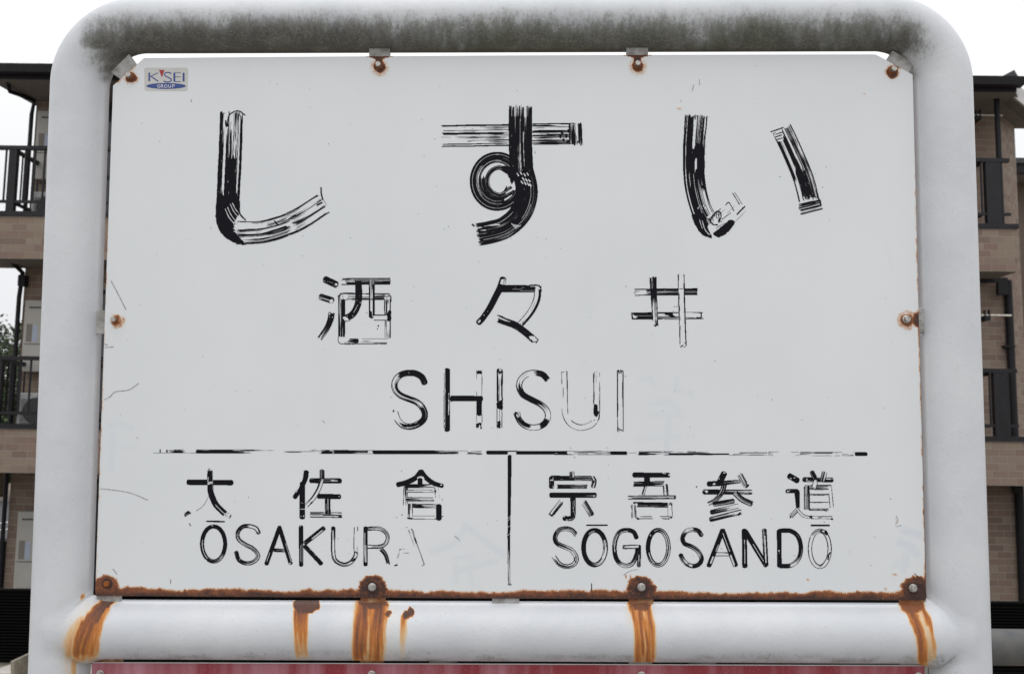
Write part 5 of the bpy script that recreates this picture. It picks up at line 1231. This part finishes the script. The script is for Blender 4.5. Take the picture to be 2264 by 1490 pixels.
# water heaters on the wall
def heater(x0, x1, py0, pyb, lab, floor_px):
    Yh = YW - .14
    a = Xat(x0, py0, Yh); z1 = Zat(x0, py0, Yh); z0 = Zat(x0, pyb, Yh); wd = .42
    r = empty('water_heater', (a + wd / 2, YW - .07, z0)); tag(r, lab, 'water heater', 'water heaters on the apartment wall'); o_ = r.location
    b = MB().box(-wd / 2, wd / 2, -.10, .065, 0, z1 - z0); b.build('case', M_HEAT, r, bevel=.012)
    MB().box(-wd / 2 + .07, wd / 2 - .07, -.104, -.0995, z1 - z0 - .12, z1 - z0 - .095).build('vent_slot', M_GRILL, r)
    h = (z1 - z0) * .38
    MB().box(-wd / 2 + .05, -wd / 2 + .13, -.1035, -.0995, h + .04, h + .30).build('notice', M_SOFF, r); MB().box(-wd / 2 + .14, -wd / 2 + .21, -.1035, -.0995, h + .04, h + .28).build('notice', M_LABEL, r)
    MB().box(-wd / 2 + .03, wd / 2 - .03, -.103, -.0995, h, h + .012).build('seam', M_GRILL, r)
heater(85, 108, 246, 398, 'pale grey water heater on the wall behind the top left balcony', 0)
heater(58, 95, 664, 822, 'pale grey water heater on the wall behind the middle left balcony', 0)
heater(42, 73, 1130, 1310, 'pale grey water heater on the ground floor wall above the black fence', 0)
# outdoor units on the balconies
def ac(pxl, pyt, zs, lab):
    Ya = YW - .32; a = Xat(pxl, pyt, Ya); z1 = Zat(pxl, pyt, Ya)
    z0 = zs - .04; r = empty('outdoor_unit', (a + .38, Ya + .13, z0)); tag(r, lab, 'outdoor unit', 'air conditioner units on the balconies')
    H_ = z1 - z0; MB().box(-.38, .38, -.13, .13, .05, H_).build('case', M_AC, r, bevel=.015)
    b = MB(); 
    for k in range(14): b.box(-.33, .12, -.137, -.1315, .09 + k * (H_ - .16) / 14, .09 + k * (H_ - .16) / 14 + .008)
    b.build('grille', M_GRILL, r)
    b = MB(); b.tube([(-.11, -.134, H_ / 2 + .02), (-.11, -.1312, H_ / 2 + .02)], .19, 32); b.build('fan', M_GRILL, r)
    for s in (-.3, .3): MB().box(s - .03, s + .03, -.12, .12, -.03, .049).build('foot', M_CONC, r)
ac(70, 424, ZS3 - .07, 'white outdoor unit behind the railing of the top left balcony')
ac(40, 868, ZS2 - .07, 'white outdoor unit behind the railing of the middle left balcony')
# drying poles
for y_, x0, x1, lab in ((255, 2128, 2216, 'thin drying pole above the top right balcony railing'), (697, 2130, 2236, 'thin drying pole above the middle right balcony railing')):
    Yp = YF + .35; a = W(x0, y_ - .5, Yp); b_ = W(x1, y_ + .8, Yp); r = empty('drying_pole', a.lerp(b_, .5)); tag(r, lab, 'drying pole', 'drying poles on the balconies'); o_ = r.location
    MB().tube([a - o_, b_ - o_], .014, 12).build('pole', M_POLE, r, smooth=True, angle=40)
    hx_ = Xat(2160 if y_ == 255 else 2180, y_, Yp) - o_.x
    MB().box(hx_ - .03, hx_ + .05, -.03, YW - Yp, -.075, -.015).box(hx_ - .03, hx_ - .012, -.02, .02, -.016, .07).box(hx_ + .035, hx_ + .05, -.02, .02, -.016, .08).build('bracket', M_DARK, r)

# =================================================================== second building, right, farther off
Y2 = 21.0
x20 = Xat(2235, 500, Y2); B2 = empty('distant_apartment', (x20 + 5, Y2 + 3, GZ)); tag(B2, 'farther brick apartment behind the right end of the building', 'building'); B2o = B2.location.copy()
def b2(name, x0, x1, y0, y1, z0, z1, m): return MB().box(x0 - B2o.x, x1 - B2o.x, y0 - B2o.y, y1 - B2o.y, z0 - B2o.z, z1 - B2o.z).build(name, m, B2)
z_e = Zat(2255, 352, Y2 - .9); M_WALL2 = mat_simple('far_brick_wall', (.16, .12, .095), (.13, .10, .08), .85, scale=9)
b2('wall', x20, x20 + 11, Y2, Y2 + 7, GZ, z_e - .3, M_WALL2); b2('roof', x20 - .4, x20 + 11.4, Y2 - 1.0, Y2 + 7.4, z_e - .12, z_e, M_ROOF); b2('fascia', x20 - .38, x20 + 11.3, Y2 - .95, Y2 - .85, z_e - .34, z_e - .125, M_DARK)
b2('soffit', x20 - .3, x20 + 11.2, Y2 - .845, Y2 - .003, z_e - .33, z_e - .29, M_SOFF)
for zr_, zs_ in ((Zat(2255, 500, Y2 - 1), Zat(2255, 577, Y2 - 1)), (Zat(2255, 800, Y2 - 1), Zat(2255, 960, Y2 - 1))):
    b2('balcony', x20, x20 + 11, Y2 - .95, Y2 - .9, zs_ - .5, zs_ - .1, M_WALL2); b2('railing', x20, x20 + 11, Y2 - .95, Y2 - .9, zr_ - .06, zr_, M_DARK)
    b = MB()
    for k in range(70): b.box(x20 + k * .155 - B2o.x, x20 + k * .155 + .04 - B2o.x, Y2 - .94 - B2o.y, Y2 - .91 - B2o.y, zs_ - .1 - B2o.z, zr_ - .061 - B2o.z)
    b.build('balusters', M_DARK, B2)
b2('drying_rail', x20 + .05, x20 + 3, Y2 - .7, Y2 - .66, Zat(2255, 453, Y2 - .7) - .02, Zat(2255, 453, Y2 - .7) + .02, M_POLE)
b2('window', x20 + 1.2, x20 + 3, Y2 - .03, Y2 - .005, z_e - 2.6, z_e - .7, M_GLASS)

# =================================================================== black louvre fence
YN = 11.2
zf = (Zat(50, 1296, YN) + Zat(2200, 1335, YN)) / 2; xf0, xf1 = -11.0, 9.0
FE = empty('louvre_fence', (0, YN, GZ)); tag(FE, 'low black louvred fence running along the foot of the apartment block', 'fence')
b = MB(); z = GZ + .07; sl2 = Matrix.Rotation(math.radians(-28), 4, 'X')
while z < zf - .05:
    b.box(xf0, xf1, -.022, .022, -.003, .003, Matrix.Translation((0, 0, z - GZ)) @ sl2); z += .036
o = b.build('louvres', M_FENCE, FE); o['kind'] = 'stuff'
MB().box(xf0, xf1, .03, .04, .03, zf - GZ - .02).build('backing_sheet', M_FENCE, FE)
MB().box(xf0, xf1, -.03, .045, zf - GZ - .018, zf - GZ).build('top_rail', M_FENCE, FE)
for k in range(11):
    x = xf0 + .3 + k * 1.95; MB().box(x - .025, x + .025, .045, .09, 0, zf - GZ - .02).build('post', M_FENCE, FE)

# concrete strip with slabs in front of the fence
pv = sheet('pavement', -11, 9, 9.4, YN + .3, GZ + .006, M_CONC)
for k in range(14):
    x0 = -6.0 + k * .345; sk = .10
    b = MB(); z0, z1 = GZ + .002, GZ + .045
    b.v = [Vector(q) for q in ((x0, 10.72, z0), (x0 + .315, 10.72, z0), (x0 + .315 + sk, 11.14, z0), (x0 + sk, 11.14, z0), (x0, 10.72, z1), (x0 + .315, 10.72, z1), (x0 + .315 + sk, 11.14, z1), (x0 + sk, 11.14, z1))]
    b.f = [(0, 3, 2, 1), (4, 5, 6, 7), (0, 1, 5, 4), (1, 2, 6, 5), (2, 3, 7, 6), (3, 0, 4, 7)]
    b.build('slab', M_SLABW, pv, bevel=.005)

# concrete drain trough lying by the fence, left of the post
Yt = 10.2; p = W(20, 1474, Yt); tr_ = empty('drain_trough', (p.x + .18, Yt, GZ + .006)); tag(tr_, 'weathered concrete drain troughs nested by the black fence left of the post', 'trough')
k_ = Yt / F
def trough(x0, y0, hh, ww, dd, m):
    b = MB(); t_ = .035
    poly = [(x0, 0), (x0 + ww, 0), (x0 + ww + .08, hh), (x0 + ww + .08 - t_, hh), (x0 + ww - t_, t_), (x0 + t_, t_), (x0 + t_ - .03, hh * .72), (x0 - .03, hh * .72)]
    b.prism(poly, y0, y0 + dd); return b.build('trough', m, tr_, bevel=.004)
trough(-.14, 0, .42, .30, .5, M_CONC); trough(-.21, .56, .46, .34, .4, M_CONC)

# =================================================================== left distance: road lines, kerb, trees, wires
for i, (py_, th, sk) in enumerate(((1084, .25, .03), (1110, .55, .02), (1160, .45, .02), (1175, .3, .02))):
    a = CAM + ray(-60, py_ + 6) * ((GZ - CAMZ) / ray(-60, py_ + 6).z); b_ = CAM + ray(40, py_ - 8) * ((GZ - CAMZ) / ray(40, py_ - 8).z)
    o = mesh_obj('road_marking', [(a.x, a.y, GZ + .011), (b_.x, b_.y, GZ + .011), (b_.x, b_.y + th * 1.6, GZ + .011), (a.x, a.y + th * 1.6, GZ + .011)], [(0, 1, 2, 3)], M_LINE); o['kind'] = 'structure'
hb = MB().box(-12, XL - .12, 15.2, 15.6, GZ, GZ + .95).build('boundary_wall', M_FENCE); tag(hb, 'low dark boundary wall beyond the left corner of the building', 'wall')
def tree(x, y, h, r, seed, lab):
    rn = random.Random(seed); root = empty('tree', (x, y, GZ)); tag(root, lab, 'tree', 'trees beyond the left balconies')
    b = MB(); b.tube([(0, 0, 0), (.05, 0, h * .3), (0, .05, h * .6), (.05, 0, h * .85)], [.18, .14, .09, .03], 10)
    for k in range(6):
        a = rn.uniform(0, 6.28); z0 = h * rn.uniform(.3, .7); b.tube([(0, 0, z0), (math.cos(a) * r * .4, math.sin(a) * r * .4, z0 + h * .12), (math.cos(a) * r * .75, math.sin(a) * r * .75, z0 + h * .2)], [.06, .04, .015], 6)
    b.build('trunk', M_BARK, root, smooth=True)
    V = []; Fc = []
    cl = [(rn.gauss(0, .45) * r, rn.gauss(0, .45) * r, h * (.25 + .72 * rn.random())) for _ in range(46)]
    for cx, cy, cz in cl:
        s = r * rn.uniform(.16, .34)
        for _ in range(130):
            q = Vector((rn.gauss(0, 1), rn.gauss(0, 1), rn.gauss(0, .8))).normalized() * s * rn.uniform(.5, 1.1) + Vector((cx, cy, cz))
            a = Vector((rn.gauss(0, 1), rn.gauss(0, 1), rn.gauss(0, 1))).normalized(); b2_ = a.cross(Vector((rn.gauss(0, 1), rn.gauss(0, 1), rn.gauss(0, 1)))).normalized(); l_ = rn.uniform(.05, .11)
            n = len(V); V += [q - a * l_, q + b2_ * l_ * .5, q + a * l_, q - b2_ * l_ * .5]; Fc.append((n, n + 1, n + 2, n + 3))
    mesh_obj('crown', V, Fc, M_LEAF, root)
for i, (px_, y, h, r, lab) in enumerate(((-60, 33, 6.6, 2.2, 'bushy green tree at the frame edge, leftmost beyond the balcony railing'), (15, 36, 6.9, 2.4, 'dark green tree seen between the balcony posts at the left edge'), (75, 34, 6.4, 2.3, 'dark green tree half hidden by the building corner beyond the balcony'), (-150, 38, 6.0, 2.6, 'broad green tree outside the left edge of the balconies'))):
    tree(Xat(px_, 850, y), y, h, r, 11 + i, lab)
far = MB()
rn = random.Random(3); V = []; Fc = []
for _ in range(9000):
    q = Vector((rn.uniform(-45, -8), rn.uniform(44, 50), GZ + rn.random() ** 1.4 * (3.8 + 1.4 * math.sin(_ * .37)))); a = Vector((rn.gauss(0, 1), rn.gauss(0, 1), rn.gauss(0, 1))).normalized(); b2_ = a.cross(Vector((rn.gauss(0, 1), rn.gauss(0, 1), rn.gauss(0, 1)))).normalized(); l_ = rn.uniform(.2, .45)
    n = len(V); V += [q - a * l_, q + b2_ * l_ * .6, q + a * l_, q - b2_ * l_ * .6]; Fc.append((n, n + 1, n + 2, n + 3))
o = mesh_obj('shrubbery', V, Fc, M_LEAF); tag(o, 'mass of dark shrubs beyond the road at the far left', 'shrubbery', kind='stuff')
for (ya, yb_, lab) in ((738, 742, 'upper thin overhead wire crossing behind the left balcony'), (758, 760, 'lower thin overhead wire crossing behind the left balcony')):
    a = W(-200, ya, 28); b_ = W(140, yb_, 30); m_ = a.lerp(b_, .5) - Vector((0, 0, .05))
    o = MB().tube([a, m_, b_], .016, 6).build('overhead_wire', M_WIRE); tag(o, lab, 'wire', 'overhead wires')
